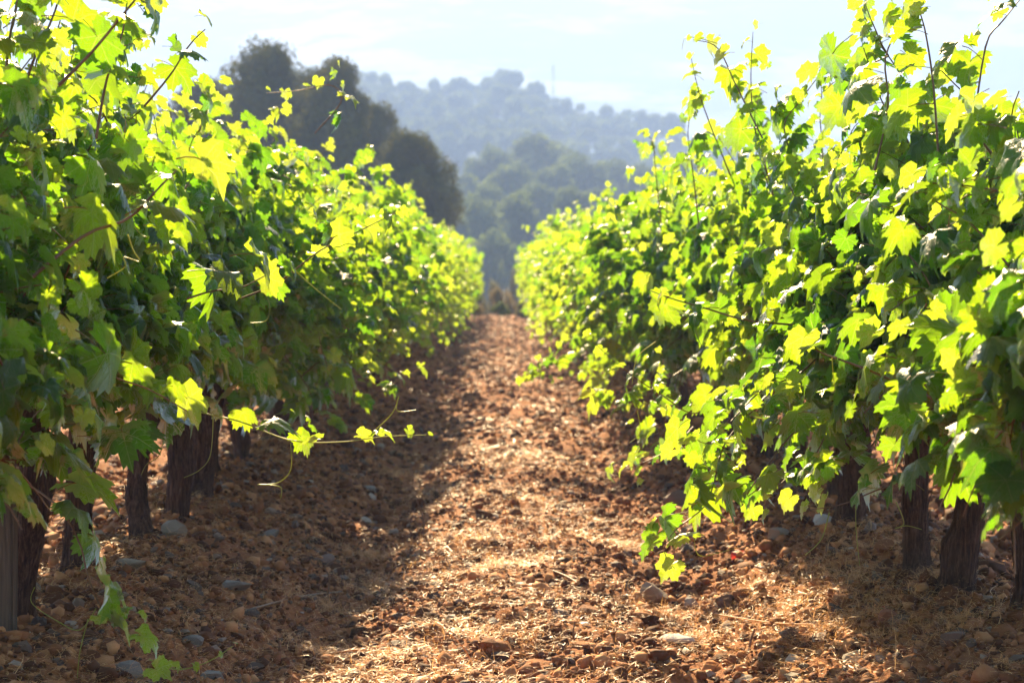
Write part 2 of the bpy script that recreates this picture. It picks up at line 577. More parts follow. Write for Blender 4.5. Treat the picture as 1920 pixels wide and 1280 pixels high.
def trunk_mesh(h, r, detail, seed, lean, flare=1.5):
    rn = random.Random(seed)
    seg = 30 if detail else 10
    rings = 46 if detail else 12
    V = []
    ph = [rn.uniform(0, 6.28) for _ in range(6)]
    ax, ay = rn.uniform(-.05, .05), rn.uniform(-.05, .05)
    knots = [(rn.uniform(.2, .9), rn.uniform(0, 6.28), rn.uniform(.2, .55)) for _ in range(4)]
    for i in range(rings + 1):
        t = i / rings; z = -.06 + (h + .06) * t
        cx = lean[0] * t * t + ax * math.sin(t * 4 + ph[0]); cy = lean[1] * t * t + ay * math.sin(t * 3.5 + ph[1])
        rr = r * (1.12 - .3 * t + (flare - 1) * math.exp(-t * 9) + .30 * math.exp(-((t - .97) / .12) ** 2) + .10 * math.sin(t * 9 + ph[2]))
        for j in range(seg):
            a = 2 * PI * j / seg
            tw = a + t * 1.1 + .25 * math.sin(t * 6 + ph[3])
            ridge = .20 * abs(math.sin(tw * 2.5 + ph[4])) + .10 * math.sin(tw * 2 + ph[5] + t * 3) + .05 * math.sin(tw * 9 + 2 * math.sin(t * 11))
            rad = rr * (1 + ridge + (rn.uniform(-.05, .05) if detail else 0))
            for kt, ka, kr in knots:
                rad += r * kr * math.exp(-((t - kt) / .06) ** 2) * max(0, math.cos(a - ka)) ** 3
            if t < .15: rad *= 1 + .22 * (1 - t / .15) * max(0, math.sin(a * 2.5 + ph[0]))
            V.append((cx + math.cos(a) * rad, cy + math.sin(a) * rad, z))
    F = [(i * seg + j, i * seg + (j + 1) % seg, (i + 1) * seg + (j + 1) % seg, (i + 1) * seg + j) for i in range(rings) for j in range(seg)]
    top = (cx, cy, h)
    V.append(top)
    me = mesh_np('trunk', V, F, [M['bark']], True)
    bm = bmesh.new(); bm.from_mesh(me); bm.verts.ensure_lookup_table()
    n0 = rings * seg
    for j in range(seg):
        bm.faces.new((bm.verts[n0 + j], bm.verts[n0 + (j + 1) % seg], bm.verts[len(V) - 1]))
    bm.to_mesh(me); bm.free()
    return me, Vector(top)


def leaves_along(pts, vi, size0, size1, side, density=1.0, force=False, young_from=.8, petiole=.075, tilt=1.0):
    """set alternate leaves on a shoot given as a list of points"""
    n = len(pts)
    sgn = 1
    for k in range(1, n):
        if random.random() > density: continue
        t = k / (n - 1)
        ax = (pts[k] - pts[k - 1]).normalized()
        sz = (size0 + (size1 - size0) * t ** 1.4) * random.choice((random.uniform(.6, .95), random.uniform(.85, 1.25)))
        sgn = -sgn
        lat = ax.cross(Vector((0, 0, 1)))
        if lat.length < .2: lat = Vector((0, 1, 0)).cross(ax)
        lat.normalize()
        out = Vector((-side, 0, 0))
        pdir = (lat * sgn * .8 + Vector((0, 0, .45)) + out * .45 + ax * .25 + rv(.3)).normalized()
        lp = pts[k] + pdir * (petiole * (sz / .13) ** .8)
        nrm = (out * .30 + Vector((0, 0, .30)) * tilt + SUN * .75 + pdir * .25 + rv(.36)).normalized()
        tip = (pdir * .55 + Vector((0, 0, -.75)) + out * .30 + rv(.28))
        tip = tip - nrm * tip.dot(nrm)
        if tip.length < .05: tip = nrm.orthogonal()
        tip.normalize()
        add_leaf(lp, tip, nrm, sz, t > young_from, vi, force)


def tendril_pts(p, d, length, curl, forked=False):
    d = Vector(d).normalized()
    pts = [Vector(p)]; q = Vector(p)
    n = 16
    axis = rv(1).normalized()
    for k in range(n):
        t = k / n
        d = (d + Vector((0, 0, -.05)) + rv(.04)).normalized()
        rot = Matrix.Rotation(curl * (t ** 2.2), 3, axis)
        d = rot @ d
        q = q + d * (length / n) * (1 - .45 * t)
        pts.append(q.copy())
    return pts


def sim_shoot(p, d, length, grav, out, wob=.10, step=.054):
    pts = [p.copy()]; d = d.normalized()
    n = int(length / step)
    w_ = rv(.5)
    for k in range(n):
        t = k / n
        d = d + Vector((0, 0, -grav * (.35 + t))) + out * .03 + rv(wob) + w_ * .03
        d.normalize()
        p = p + d * step
        if p.z < .16: d.z = abs(d.z) * .3; p.z = .16
        pts.append(p.copy())
    return pts


def grow_vine(vi, v, full):
    x, y, side = v['x'], v['y'], v['side']       # side -1 left row, +1 right row
    base = v['base']; head = v['head']
    inn = Vector((-side, 0, 0))
    d_cam = y
    nsh = (38 if y < 7.5 and side < 0 else 32) if full else 26
    near = y < 12
    tall = 1.0 if y < 28 else 1.0 - .35 * (y - 28) / 13
    for k in range(nsh):
        yy = random.uniform(-.48, .48)
        st = head + Vector((random.uniform(-.05, .05), yy * .75, random.uniform(-.02, .12)))
        kind = random.random()
        if kind < .36:      # upright shoots making the crest
            d = Vector((random.uniform(-.30, .30), random.uniform(-.3, .3), 1))
            L = random.uniform(.62, 1.0) * ((1.3 if y < 6 else 1.0) if side < 0 else .88) * tall; g = .035
        elif kind < .60:     # arching towards the path
            d = Vector((-side * random.uniform(.3, .8), random.uniform(-.5, .5), random.uniform(.5, 1.0)))
            L = random.uniform(.85, 1.25) * (1 + min(.2, y * .008)); g = .085
        elif kind < .84:     # low ones drooping to the soil
            d = Vector((-side * random.uniform(.6, 1.0), random.uniform(-.6, .6), random.uniform(.0, .55)))
            L = random.uniform(.6, 1.0) * (1.25 if (side > 0 and y > 8) or y > 16 else 1); g = .11
        else:               # behind, away from the path
            d = Vector((side * random.uniform(.4, 1.0), random.uniform(-.5, .5), random.uniform(.4, 1.0)))
            L = random.uniform(.7, 1.05); g = .09
        pts = sim_shoot(st, d, L, g, Vector((d.x * .4, 0, 0)))
        v['shoots'].append((pts, .0048))
        leaves_along(pts, vi, .114, .050, side if kind < .84 else -side, young_from=(.74 if kind < .36 else .86) - (.16 if y > 16 else 0))  # far vines get extra pale young leaves, putting the rows' distant glow into colour
        # side shoots thicken the canopy
        for q in range(3 if full else 2):
            kk = random.randint(2, max(3, len(pts) - 4))
            if kk >= len(pts): continue
            dd = Vector((-side * random.uniform(-.2, 1), random.uniform(-.9, .9), random.uniform(-.3, .8)))
            lp = sim_shoot(pts[kk], dd, random.uniform(.2, .42), .08, Vector((0, 0, 0)), step=.045)
            leaves_along(lp, vi, .10, .05, side, young_from=.85)
            if near: v['shoots'].append((lp, .003))
        if near and random.random() < .55 or random.random() < .15:
            kk = random.randint(len(pts) // 2, len(pts) - 1)
            v['tendrils'].append((tendril_pts(pts[kk], inn * random.uniform(.2, 1) + rv(.5), random.uniform(.10, .2), random.uniform(-1.0, 1.0)), .0012))
    # low fill right round the head, hiding it
    for k in range(150 if full else 90):
        p = head + Vector((random.gauss(-side * .12, .22), random.uniform(-.5, .5), random.gauss(.10, .25)))
        if p.z < base.z + .30: continue
        nrm = (inn * .4 + Vector((0, 0, .3)) + SUN * .6 + rv(.45)).normalized()
        tip = Vector((0, 0, -1)) + inn * .4 + rv(.3); tip = (tip - nrm * tip.dot(nrm)).normalized()
        add_leaf(p, tip, nrm, random.uniform(.08, .14), False, vi)


for side, near, X, rn in ((-1, left_near, XL, 'left'), (1, right_near, XR, 'right')):
    spots = row_spots(near, X)
    nv = len(spots)
    for k, (x, y) in enumerate(spots):
        z = float(ground_h(x, y))
        if k < len(WORDS):
            extra = ''
            lab = f'old grapevine with dark shaggy trunk in the {rn} row, {WORDS[k]} from the camera'
        elif k == nv - 1:
            lab = f'last grapevine of the {rn} row, beside the bank at the far end of the path'
        else:
            lab = f'blurred sunlit grapevine in the distant half of the {rn} row'
        r = empty('grapevine', (x, y, z), lab, 'grapevine', f'grapevines of the {rn} row')
        det = y < 11
        h = random.uniform(.60, .72)
        me, top = trunk_mesh(h, random.uniform(.029, .040), det, k * 3 + (side > 0), (random.uniform(-.11, .11), random.uniform(-.12, .12)), random.uniform(1.3, 1.9))
        link('trunk', me, r)
        base = Vector((x, y, z)); head = base + top
        if y < 9.2:
            tv = np.array([tuple(q.co) for q in me.vertices][:-1]).reshape(-1, 30, 3)
            SV, SF, so_ = [], [], 0
            for q in range(90):
                i0 = random.randint(2, 34); j = random.randint(0, 29); ln_ = random.randint(4, 12)
                wd_ = random.uniform(.002, .006); lift_ = random.uniform(.004, .02)
                for e in range(ln_):
                    i1 = min(i0 + e, 46); c0 = tv[i1].mean(0); p0 = tv[i1, (j + e // 5) % 30]
                    o_ = (p0 - c0) / (np.linalg.norm(p0 - c0) + 1e-6); tg = np.cross(o_, (0, 0, 1))
                    u_ = e / (ln_ - 1)
                    p0 = p0 + o_ * (.0015 + lift_ * abs(u_ - .3) ** 2 * 2)
                    SV += [p0 - tg * wd_ * (1 - .5 * u_), p0 + tg * wd_ * (1 - .5 * u_)]
                SF += [(so_ + 2 * e, so_ + 2 * e + 1, so_ + 2 * e + 3, so_ + 2 * e + 2) for e in range(ln_ - 1)]
                so_ += 2 * ln_
            tag(link('peeling_bark', mesh_np('peeling_bark', SV, SF, [M['bark']], True), r), kind='stuff')
        for sg in (-1, 1):
            a = [top + Vector((0, 0, -.05)), top + Vector((random.uniform(-.04, .04), sg * .12, .03)), top + Vector((random.uniform(-.05, .05), sg * .26, .09)), top + Vector((random.uniform(-.05, .05), sg * .38, .16))]
            link('arm', tube_mesh('arm', a, [.04, .032, .024, .016], 9 if det else 5, M['bark']), r)
        VINES.append(dict(root=r, side=side, x=x, y=y, base=base, head=head, shoots=[], tendrils=[], canes=[], label=lab))
        grow_vine(len(VINES) - 1, VINES[-1], y < 14)
NL = sum(1 for v in VINES if v['side'] < 0)


def vine_of(side, y):
    """the vine of a row nearest to distance y"""
    return min((i for i, v in enumerate(VINES) if v['side'] == side), key=lambda i: abs(VINES[i]['y'] - y))


# ---- shoots that can be recognised in the photograph: pixel path, distances, leaf sizes
def smooth_path(P, n):
    P = [Vector(p) for p in P]
    Q = [P[0]] + P + [P[-1]]
    out = []
    segs = len(P) - 1
    for i in range(n + 1):
        u = i / n * segs; k = min(int(u), segs - 1); t = u - k
        a, b, c_, d = Q[k], Q[k + 1], Q[k + 2], Q[k + 3]
        out.append(.5 * ((2 * b) + (c_ - a) * t + (2 * a - 5 * b + 4 * c_ - d) * t * t + (3 * b - a - 3 * c_ + d) * t ** 3))
    return out


def hero(side, pix, s0, s1, rad=.0042, step=.075, young=.75, density=1.0, tilt=1.0, bushy=.35, tendrils=()):
    P = [at(*p) for p in pix]
    ln = sum((b - a).length for a, b in zip(P, P[1:]))
    pts = smooth_path(P, max(4, int(ln / step)))
    vi = vine_of(side, pix[0][2])
    VINES[vi]['canes'].append((smooth_path(P, max(8, int(ln / .03))), rad))
    leaves_along(pts, vi, s0, s1, side, density, True, young, tilt=tilt)
    for k in range(2, len(pts) - 2):
        if random.random() < bushy:
            q = sim_shoot(pts[k], Vector((random.uniform(-.6, .6), random.uniform(-.6, .6), random.uniform(-.5, .6))), random.uniform(.08, .2), .05, Vector((0, 0, 0)), step=.045)
            sz = s0 + (s1 - s0) * k / len(pts)
            leaves_along(q, vi, sz * .8, sz * .5, side, 1, True, .7)
    for t in tendrils:
        TP = [at(*p) for p in t]
        VINES[vi]['tendrils'].append((smooth_path(TP, 26), .0016))


# left row
hero(-1, [(250, 720, 5.6), (350, 765, 5.5), (450, 790, 5.4), (545, 825, 5.3), (640, 828, 5.2), (720, 818, 5.2), (800, 815, 5.2)], .11, .02, .0028, .10, .55, bushy=.12,
     tendrils=[[(690, 818, 5.2), (735, 775, 5.2), (748, 742, 5.2), (745, 770, 5.2), (780, 768, 5.2)],
               [(400, 775, 5.4), (395, 850, 5.4), (375, 880, 5.4), (345, 895, 5.4)],
               [(545, 830, 5.3), (545, 880, 5.3), (520, 905, 5.3), (482, 908, 5.3), (525, 912, 5.3), (526, 935, 5.3)],
               [(310, 790, 5.4), (300, 850, 5.4), (275, 870, 5.4), (265, 890, 5.4)]])
hero(-1, [(40, 900, 4.7), (110, 950, 4.6), (150, 1020, 4.6), (165, 1080, 4.6), (195, 1150, 4.6), (230, 1200, 4.6), (270, 1250, 4.6)], .14, .07, .003, .075, .5, bushy=.3,
     tendrils=[[(180, 1140, 4.6), (150, 1180, 4.6), (110, 1165, 4.6), (60, 1130, 4.6), (65, 1100, 4.6)], [(165, 1160, 4.6), (150, 1220, 4.6), (145, 1270, 4.6)]])
hero(-1, [(280, 1235, 4.6), (330, 1255, 4.6), (390, 1240, 4.6), (437, 1210, 4.6)], .05, .015, .002, .06, .2)
hero(-1, [(60, 520, 4.0), (160, 440, 4.05), (240, 410, 4.1), (300, 350, 4.1), (330, 320, 4.15)], .17, .10, .0045, .085, .95, tilt=.55,
     tendrils=[[(240, 440, 4.1), (250, 470, 4.1), (262, 490, 4.1), (232, 482, 4.1), (235, 500, 4.1), (200, 522, 4.1)]])
hero(-1, [(110, 160, 4.1), (175, 95, 4.1), (245, 10, 4.1), (280, -30, 4.1)], .13, .08, .004, .07, .6, bushy=.7)
hero(-1, [(30, 220, 4.3), (60, 120, 4.3), (100, 30, 4.3), (120, -40, 4.3)], .13, .09, .004, .065, .8, bushy=.8)
hero(-1, [(180, 260, 4.6), (200, 150, 4.6), (230, 60, 4.6), (240, -20, 4.6)], .12, .08, .004, .065, .7, bushy=.8)
hero(-1, [(10, 150, 4.5), (20, 60, 4.5), (40, -30, 4.5)], .13, .1, .004, .065, .8, bushy=.8)
hero(-1, [(270, 200, 4.7), (320, 140, 4.7), (355, 85, 4.7), (385, 55, 4.7)], .11, .04, .003, .06, .5, bushy=.5)
hero(-1, [(450, 560, 5.7), (520, 530, 5.6), (600, 470, 5.6), (680, 430, 5.6), (740, 400, 5.6)], .10, .04, .003, .075, .3,
     tendrils=[[(490, 540, 5.6), (505, 570, 5.6), (500, 600, 5.6), (470, 605, 5.6)], [(545, 500, 5.6), (590, 540, 5.6), (640, 580, 5.6)]])
hero(-1, [(350, 560, 5.0), (400, 545, 5.0), (450, 540, 4.95), (500, 515, 4.9)], .12, .09, .003, .08, .6, tilt=.6)
hero(-1, [(590, 250, 7.5), (640, 190, 7.5), (620, 160, 7.4), (560, 170, 7.4), (500, 175, 7.4)], .07, .03, .003, .07, .2)
hero(-1, [(640, 780, 9.0), (700, 740, 8.8), (745, 715, 8.7), (790, 690, 8.6)], .10, .06, .003, .075, .6)
hero(-1, [(30, 600, 4.3), (120, 640, 4.3), (200, 700, 4.3), (280, 730, 4.4), (350, 770, 4.5)], .13, .09, .004, .10, .97, bushy=0)
# right row
hero(1, [(1920, 830, 4.6), (1800, 770, 4.65), (1700, 725, 4.7), (1620, 690, 4.75), (1550, 665, 4.8), (1530, 655, 4.8)], .155, .09, .005, .085, .96, tilt=.55,
     tendrils=[[(1560, 670, 4.8), (1562, 700, 4.8), (1566, 735, 4.8)]])
hero(1, [(1500, 610, 5.6), (1400, 600, 5.5), (1330, 580, 5.5), (1260, 560, 5.4), (1220, 545, 5.4)], .125, .06, .0035, .08, .7,
     tendrils=[[(1230, 640, 5.4), (1195, 670, 5.4), (1185, 720, 5.4)]])
hero(1, [(1480, 700, 5.9), (1420, 760, 5.8), (1360, 830, 5.7), (1340, 900, 5.6), (1320, 950, 5.6), (1270, 990, 5.5), (1245, 1030, 5.5), (1265, 1065, 5.5)], .12, .075, .003, .055, .9, bushy=.55,
     tendrils=[[(1300, 1000, 5.5), (1310, 1040, 5.5), (1350, 1035, 5.5), (1385, 1025, 5.5)]])
hero(1, [(1400, 720, 6.6), (1350, 745, 6.5), (1300, 775, 6.4), (1240, 740, 6.3), (1180, 700, 6.2), (1110, 640, 6.2)], .10, .05, .003, .07, .75,
     tendrils=[[(1400, 780, 6.5), (1385, 830, 6.5), (1360, 850, 6.5)], [(1195, 770, 6.3), (1200, 810, 6.3), (1180, 830, 6.3)]])
hero(1, [(1300, 800, 7.2), (1260, 840, 7.1), (1210, 865, 7.0), (1160, 885, 7.0)], .085, .05, .003, .062, .6)
hero(1, [(1560, 780, 5.2), (1500, 800, 5.2), (1440, 870, 5.1), (1400, 930, 5.1), (1440, 900, 5.1)], .10, .07, .003, .07, .8)
hero(1, [(1780, 860, 4.9), (1700, 900, 4.9), (1640, 920, 4.9), (1580, 945, 4.9), (1520, 955, 4.9)], .12, .05, .003, .075, .6,
     tendrils=[[(1605, 930, 4.9), (1605, 990, 4.9), (1612, 1060, 4.9)], [(1555, 960, 4.9), (1540, 1010, 4.9), (1510, 1040, 4.9)],
               [(1680, 940, 4.9), (1695, 980, 4.9), (1678, 990, 4.9), (1700, 985, 4.9), (1728, 992, 4.9)]])
hero(1, [(1640, 320, 5.3), (1665, 200, 5.3), (1660, 110, 5.3), (1690, 40, 5.3), (1700, -10, 5.3)], .125, .07, .0035, .065, .8, bushy=.75)
hero(1, [(1760, 300, 5.0), (1750, 160, 5.0), (1735, 60, 5.0), (1720, 10, 5.0)], .12, .07, .0035, .07, .8, bushy=.75)
hero(1, [(1830, 200, 4.7), (1850, 80, 4.7), (1880, 40, 4.7), (1920, -10, 4.7)], .11, .06, .003, .075, .5, bushy=.5)
hero(1, [(1440, 330, 6.6), (1415, 240, 6.5), (1408, 150, 6.5), (1412, 60, 6.5)], .11, .035, .003, .062, .5, bushy=.75)
hero(1, [(1430, 260, 6.4), (1380, 160, 6.4), (1345, 90, 6.4), (1300, 75, 6.4)], .10, .025, .003, .07, .4,
     tendrils=[[(1345, 82, 6.4), (1310, 72, 6.4), (1285, 72, 6.4), (1278, 95, 6.4)]])
hero(1, [(1370, 330, 7.2), (1330, 230, 7.2), (1310, 170, 7.2), (1296, 110, 7.2)], .10, .035, .003, .062, .5, bushy=.75)
hero(1, [(1240, 420, 8.6), (1230, 330, 8.6), (1225, 270, 8.5), (1215, 255, 8.5)], .09, .04, .003, .06, .5)
hero(1, [(1060, 470, 17), (1020, 450, 17), (985, 425, 17)], .10, .05, .004, .08, .3)
hero(1, [(1900, 350, 4.4), (1860, 290, 4.4), (1830, 250, 4.4)], .14, .12, .005, .09, .98, tilt=.5)

hero(1, [(1560, 640, 5.5), (1500, 700, 5.4), (1430, 730, 5.4), (1370, 790, 5.3), (1330, 830, 5.3), (1300, 820, 5.3)], .12, .07, .003, .055, .9, bushy=.5)
hero(1, [(1600, 700, 5.9), (1560, 780, 5.8), (1530, 850, 5.8), (1470, 900, 5.7), (1430, 950, 5.7)], .115, .07, .003, .055, .9, bushy=.5)
hero(1, [(1480, 700, 6.3), (1420, 760, 6.2), (1390, 840, 6.2), (1350, 880, 6.2), (1330, 930, 6.2)], .11, .06, .003, .055, .9, bushy=.5)
hero(1, [(1660, 760, 5.3), (1640, 830, 5.3), (1580, 870, 5.2), (1560, 900, 5.2)], .12, .08, .003, .055, .95, bushy=.4)
hero(1, [(1300, 680, 8.6), (1220, 730, 8.4), (1160, 760, 8.3), (1110, 740, 8.2)], .10, .06, .003, .055, .8, bushy=.5)
hero(1, [(1250, 760, 7.6), (1240, 830, 7.6), (1200, 860, 7.5)], .10, .06, .003, .055, .8, bushy=.5)
hero(1, [(1150, 640, 11), (1080, 670, 10.8), (1020, 690, 10.6), (985, 715, 10.5)], .10, .06, .003, .06, .8, bushy=.5)
hero(1, [(1500, 330, 6.0), (1470, 240, 6.0), (1500, 190, 6.0), (1545, 130, 6.0)], .11, .05, .003, .055, .6, bushy=.75)
hero(1, [(1310, 420, 7.6), (1300, 330, 7.6), (1290, 250, 7.6), (1300, 190, 7.6)], .10, .045, .003, .055, .6, bushy=.75)

# ------------------------------------------------------------------ which leaves show: a coarse depth pass from the camera
P = np.array(L_pos); TI = np.array(L_tip); NR = np.array(L_nrm); S = np.array(L_size)
YG = np.array(L_young); VI = np.array(L_vine); FO = np.array(L_force)
nleaf = len(P)
# keep the walking path open where the photograph shows soil
cen = P + TI * (S * .2)[:, None]
px, py, dz = project(cen)
vp_off = np.abs(P[:, 0])
keep = FO | (vp_off > (.52 + .10 * rng.random(nleaf)) - np.clip((P[:, 1] - 8) * np.where(P[:, 0] > 0, .04, .02), 0, np.where(P[:, 0] > 0, .27, .27)) + np.clip((.62 - P[:, 2]) * .45, 0, .2) * np.clip((20 - P[:, 1]) / 10, 0, 1))
# photograph pixel size of each leaf
pix = S * .9 * 3600 / np.maximum(dz, .5)
# near the camera the bushes are narrower and their trunks stand free
nearness = np.where(P[:, 0] < 0, np.clip((8.9 - P[:, 1]) / 1.2, 0, 1), np.clip((12.0 - P[:, 1]) / 3, 0, 1))
keep &= FO | (vp_off > .25 + .62 * nearness * (P[:, 0] < 0) + .58 * nearness * (P[:, 0] > 0) + .08 * rng.random(nleaf))
low_cut = np.where(P[:, 0] < 0, nearness, np.clip((7.0 - P[:, 1]) / .8, 0, 1) * 1.15)
# the crowns lean back towards their tops, so the lane opens upwards in a V
loose = (rng.random(len(VINES)) * .34 - .06)[VI]            # some bushes sprawl more than others
keep &= FO | (vp_off > .33 + np.clip((P[:, 2] - 1.12 - loose - .16 * rng.random(nleaf)) * .95, 0, .55))
keep &= FO | (P[:, 2] > (np.where(P[:, 0] < 0, .43, .36) + .10 * rng.random(nleaf)) * low_cut + .2)
keep &= P[:, 1] > 2.9
W_, H_ = 640, 427
buf = np.zeros((H_, W_), bool)
shown = np.zeros(nleaf)
vdir = np.array(CAM) - P; vdir /= np.linalg.norm(vdir, axis=1)[:, None]
facing = np.abs((vdir * NR).sum(1))
for i in np.argsort(dz):
    if not keep[i]: continue
    u, v_ = px[i] / 3, py[i] / 3
    hx = max(.5, pix[i] / 3 * .36); hy = hx * (.35 + .65 * facing[i])
    x0, x1 = int(max(0, u - hx)), int(min(W_, u + hx + 1)); y0, y1 = int(max(0, v_ - hy)), int(min(H_, v_ + hy + 1))
    if x1 <= x0 or y1 <= y0: continue
    rg = buf[y0:y1, x0:x1]
    f = rg.size - rg.sum()
    if f: shown[i] = f; rg[:] = True
is_obj = keep & (FO | ((shown >= 2) & (pix >= 8)))
for vi in range(len(VINES)):
    idx = np.where(is_obj & (VI == vi))[0]
    if len(idx) > 298:
        order = idx[np.argsort(-(shown[idx] + FO[idx] * 1e6))]
        is_obj[order[298:]] = False
print('LEAVES', nleaf, 'kept', keep.sum(), 'objects', is_obj.sum(), time.time() - T0)

XA = np.cross(TI, NR)                    # leaf local axes: x = tip x normal
roots = [v['root'].location.copy() for v in VINES]
for i in np.where(is_obj)[0]:
    if YG[i]: me = LEAF_YOUNG[i % len(LEAF_YOUNG)]
    elif dz[i] < 13: me = LEAF_NEAR[(i * 7) % len(LEAF_NEAR)]
    else: me = LEAF_MID[i % len(LEAF_MID)]
    v = VINES[VI[i]]
    o = bpy.data.objects.new('leaf', me)
    s_ = float(S[i]) * 1.0
    b = roots[VI[i]]
    a, t, n_ = XA[i] * s_ * random.uniform(.82, 1.15), TI[i] * s_, NR[i] * s_ * random.uniform(.6, 1.5)
    o.matrix_basis = Matrix(((a[0], t[0], n_[0], P[i, 0] - b.x), (a[1], t[1], n_[1], P[i, 1] - b.y), (a[2], t[2], n_[2], P[i, 2] - b.z), (0, 0, 0, 1)))
    o.parent = v['root']
    col.objects.link(o)
print('leaf objects', time.time() - T0)


def mass_mesh(name, idx, templates, origin):
    Vs, Fs, Us, Ts = [], [], [], []
    off = 0
    for k, (TV, TF, TU, _) in enumerate(templates):
        sel = idx[k::len(templates)]
        if not len(sel): continue
        A = np.stack([XA[sel], TI[sel], NR[sel]], 1) * S[sel][:, None, None]      # rows = axes
        Vv = np.einsum('vk,nkj->nvj', TV, A) + (P[sel] - np.array(origin))[:, None, :]
        n = len(sel); m = len(TV)
        Vs.append(Vv.reshape(-1, 3)); Us.append(np.tile(TU, (n, 1)))
        Fs.append((TF[None] + (np.arange(n) * m)[:, None, None]).reshape(-1, 3) + off)
        Ts.append(np.repeat(np.where(YG[sel], 1.0, rng.random(n) * .9), m))
        off += n * m
    return mesh_np(name, np.concatenate(Vs), np.concatenate(Fs), [M['leaf_mass']], True, {'tint': np.concatenate(Ts)}, uv=np.concatenate(Us))


def trim(pts, y):
    out = []
    for p in pts:
        c1 = min(1, max(0, (8.9 - p.y) / 1.2)) if p.x < 0 else min(1, max(0, (12 - p.y) / 3))
        lim = max(.33 + (.62 if p.x < 0 else .58) * c1, .62 - min(.27, max(0, p.y - 8) * (.02 if p.x < 0 else .04)))
        lim = max(lim, .35 + min(.55, max(0, (p.z - 1.15) * .95)))
        if abs(p.x) < lim or (y < (8.9 if p.x < 0 else 6.6) and p.z < .5 and len(out) > 3): break
        out.append(p)
    return out


for vi, v in enumerate(VINES):
    r = v['root']; b = roots[vi]
    v['shoots'] = [(trim(p_, v['y']), q_) for p_, q_ in v['shoots']]
    v['shoots'] = [q_ for q_ in v['shoots'] if len(q_[0]) > 2]
    v['tendrils'] = [t_ for t_ in v['tendrils'] if t_[1] > .0015 or (len(trim(t_[0][:1], v['y'])) and not (v['y'] < 9 and t_[0][0].z < .6))]
    idx = np.where(keep & ~is_obj & (VI == vi))[0]
    if len(idx):
        o = link('inner_leaves', mass_mesh('inner_leaves', idx, MASS_T if v['y'] < 14 else MASS_FAR, b), r)
        tag(o, kind='stuff')
    if v['y'] < 12:
        for pts, rad in v['shoots']:
            if len(pts) < 4: continue
            pl = [p - b for p in pts]
            link('shoot', tube_mesh('shoot', pl, [rad * (1 - .7 * k / len(pl)) for k in range(len(pl))], 5, M['cane']), r)
    else:
        Vs, Fs, off = [], [], 0
        for pts, rad in v['shoots']:
            pl = [p - b for p in pts][::2]
            if len(pl) < 2: continue
            a, f = tube_arrays(pl, [rad * (1 - .7 * k / len(pl)) for k in range(len(pl))], 3)
            Vs.append(a); Fs.append(f + off); off += len(a)
        o = link('shoots', mesh_np('shoots', np.concatenate(Vs), np.concatenate(Fs), [M['cane']], True), r)
        tag(o, kind='stuff')
    for pts, rad in v['canes']:
        pl = [p - b for p in pts]
        link('shoot', tube_mesh('long_shoot', pl, [rad * (1 - .65 * k / len(pl)) for k in range(len(pl))], 6, M['cane'] if rad > .0029 else M['tendril']), r)
    if v['y'] < 16:
        for pts, rad in v['tendrils']:
            pl = [p - b for p in pts]
            link('tendril', tube_mesh('tendril', pl, [rad * (1 - .5 * k / len(pl)) for k in range(len(pl))], 4, M['tendril']), r)

# grape bunches under the foliage of the two nearest vines
bm = bmesh.new(); bmesh.ops.create_icosphere(bm, subdivisions=2, radius=.0078)
for f in bm.faces: f.smooth = True
berry = bpy.data.meshes.new('berry'); bm.to_mesh(berry); bm.free(); berry.materials.append(M['grape'])


def bunch(side, px_, py_, d, n):
    p = at(px_, py_, d)
    vi = vine_of(side, d); r = VINES[vi]['root']
    st = link('grape_bunch', tube_mesh('bunch_stem', [(0, 0, .05), (0, 0, .02), (0, 0, -.07)], [.0022, .002, .001], 5, M['tendril']), r, p - r.location)
    k = 0; z = .0
    while k < n:
        rad = .026 * (1 - k / n) + .006
        for q in range(4):
            a = k * 2.4
            o = link('grape', berry, st, (math.cos(a) * rad, math.sin(a) * rad, .02 - k * .0026 + random.uniform(-.003, .003)))
            k += 1


bunch(-1, 32, 672, 4.55, 32)
bunch(1, 1922, 905, 4.75, 20)
bunch(1, 1855, 905, 5.0, 28)
print('vines done', time.time() - T0)

# ------------------------------------------------------------------ post at the left edge
pb = at(8, 1205, 5.0)
pz = float(ground_h(pb.x, pb.y))
r = empty('vineyard_post', (pb.x, pb.y, pz), 'weathered brown wooden stake at the left edge of the picture', 'post')
V = []; F = []
bm = bmesh.new()
bmesh.ops.create_cube(bm, size=1)
for v in bm.verts: v.co = Vector((v.co.x * .055, v.co.y * .055, (v.co.z + .5) * 1.25 - .2))
bmesh.ops.bevel(bm, geom=bm.edges[:], offset=.006, segments=2, affect='EDGES')
bmesh.ops.subdivide_edges(bm, edges=[e for e in bm.edges if abs(e.verts[0].co.z - e.verts[1].co.z) > 1], cuts=12)
for v in bm.verts: v.co += Vector((.004 * math.sin(v.co.z * 5), .004 * math.sin(v.co.z * 3.3 + 1), 0)) + rv(.0006)
me = bpy.data.meshes.new('stake'); bm.to_mesh(me); bm.free(); me.materials.append(M['post'])
link('stake', me, r)

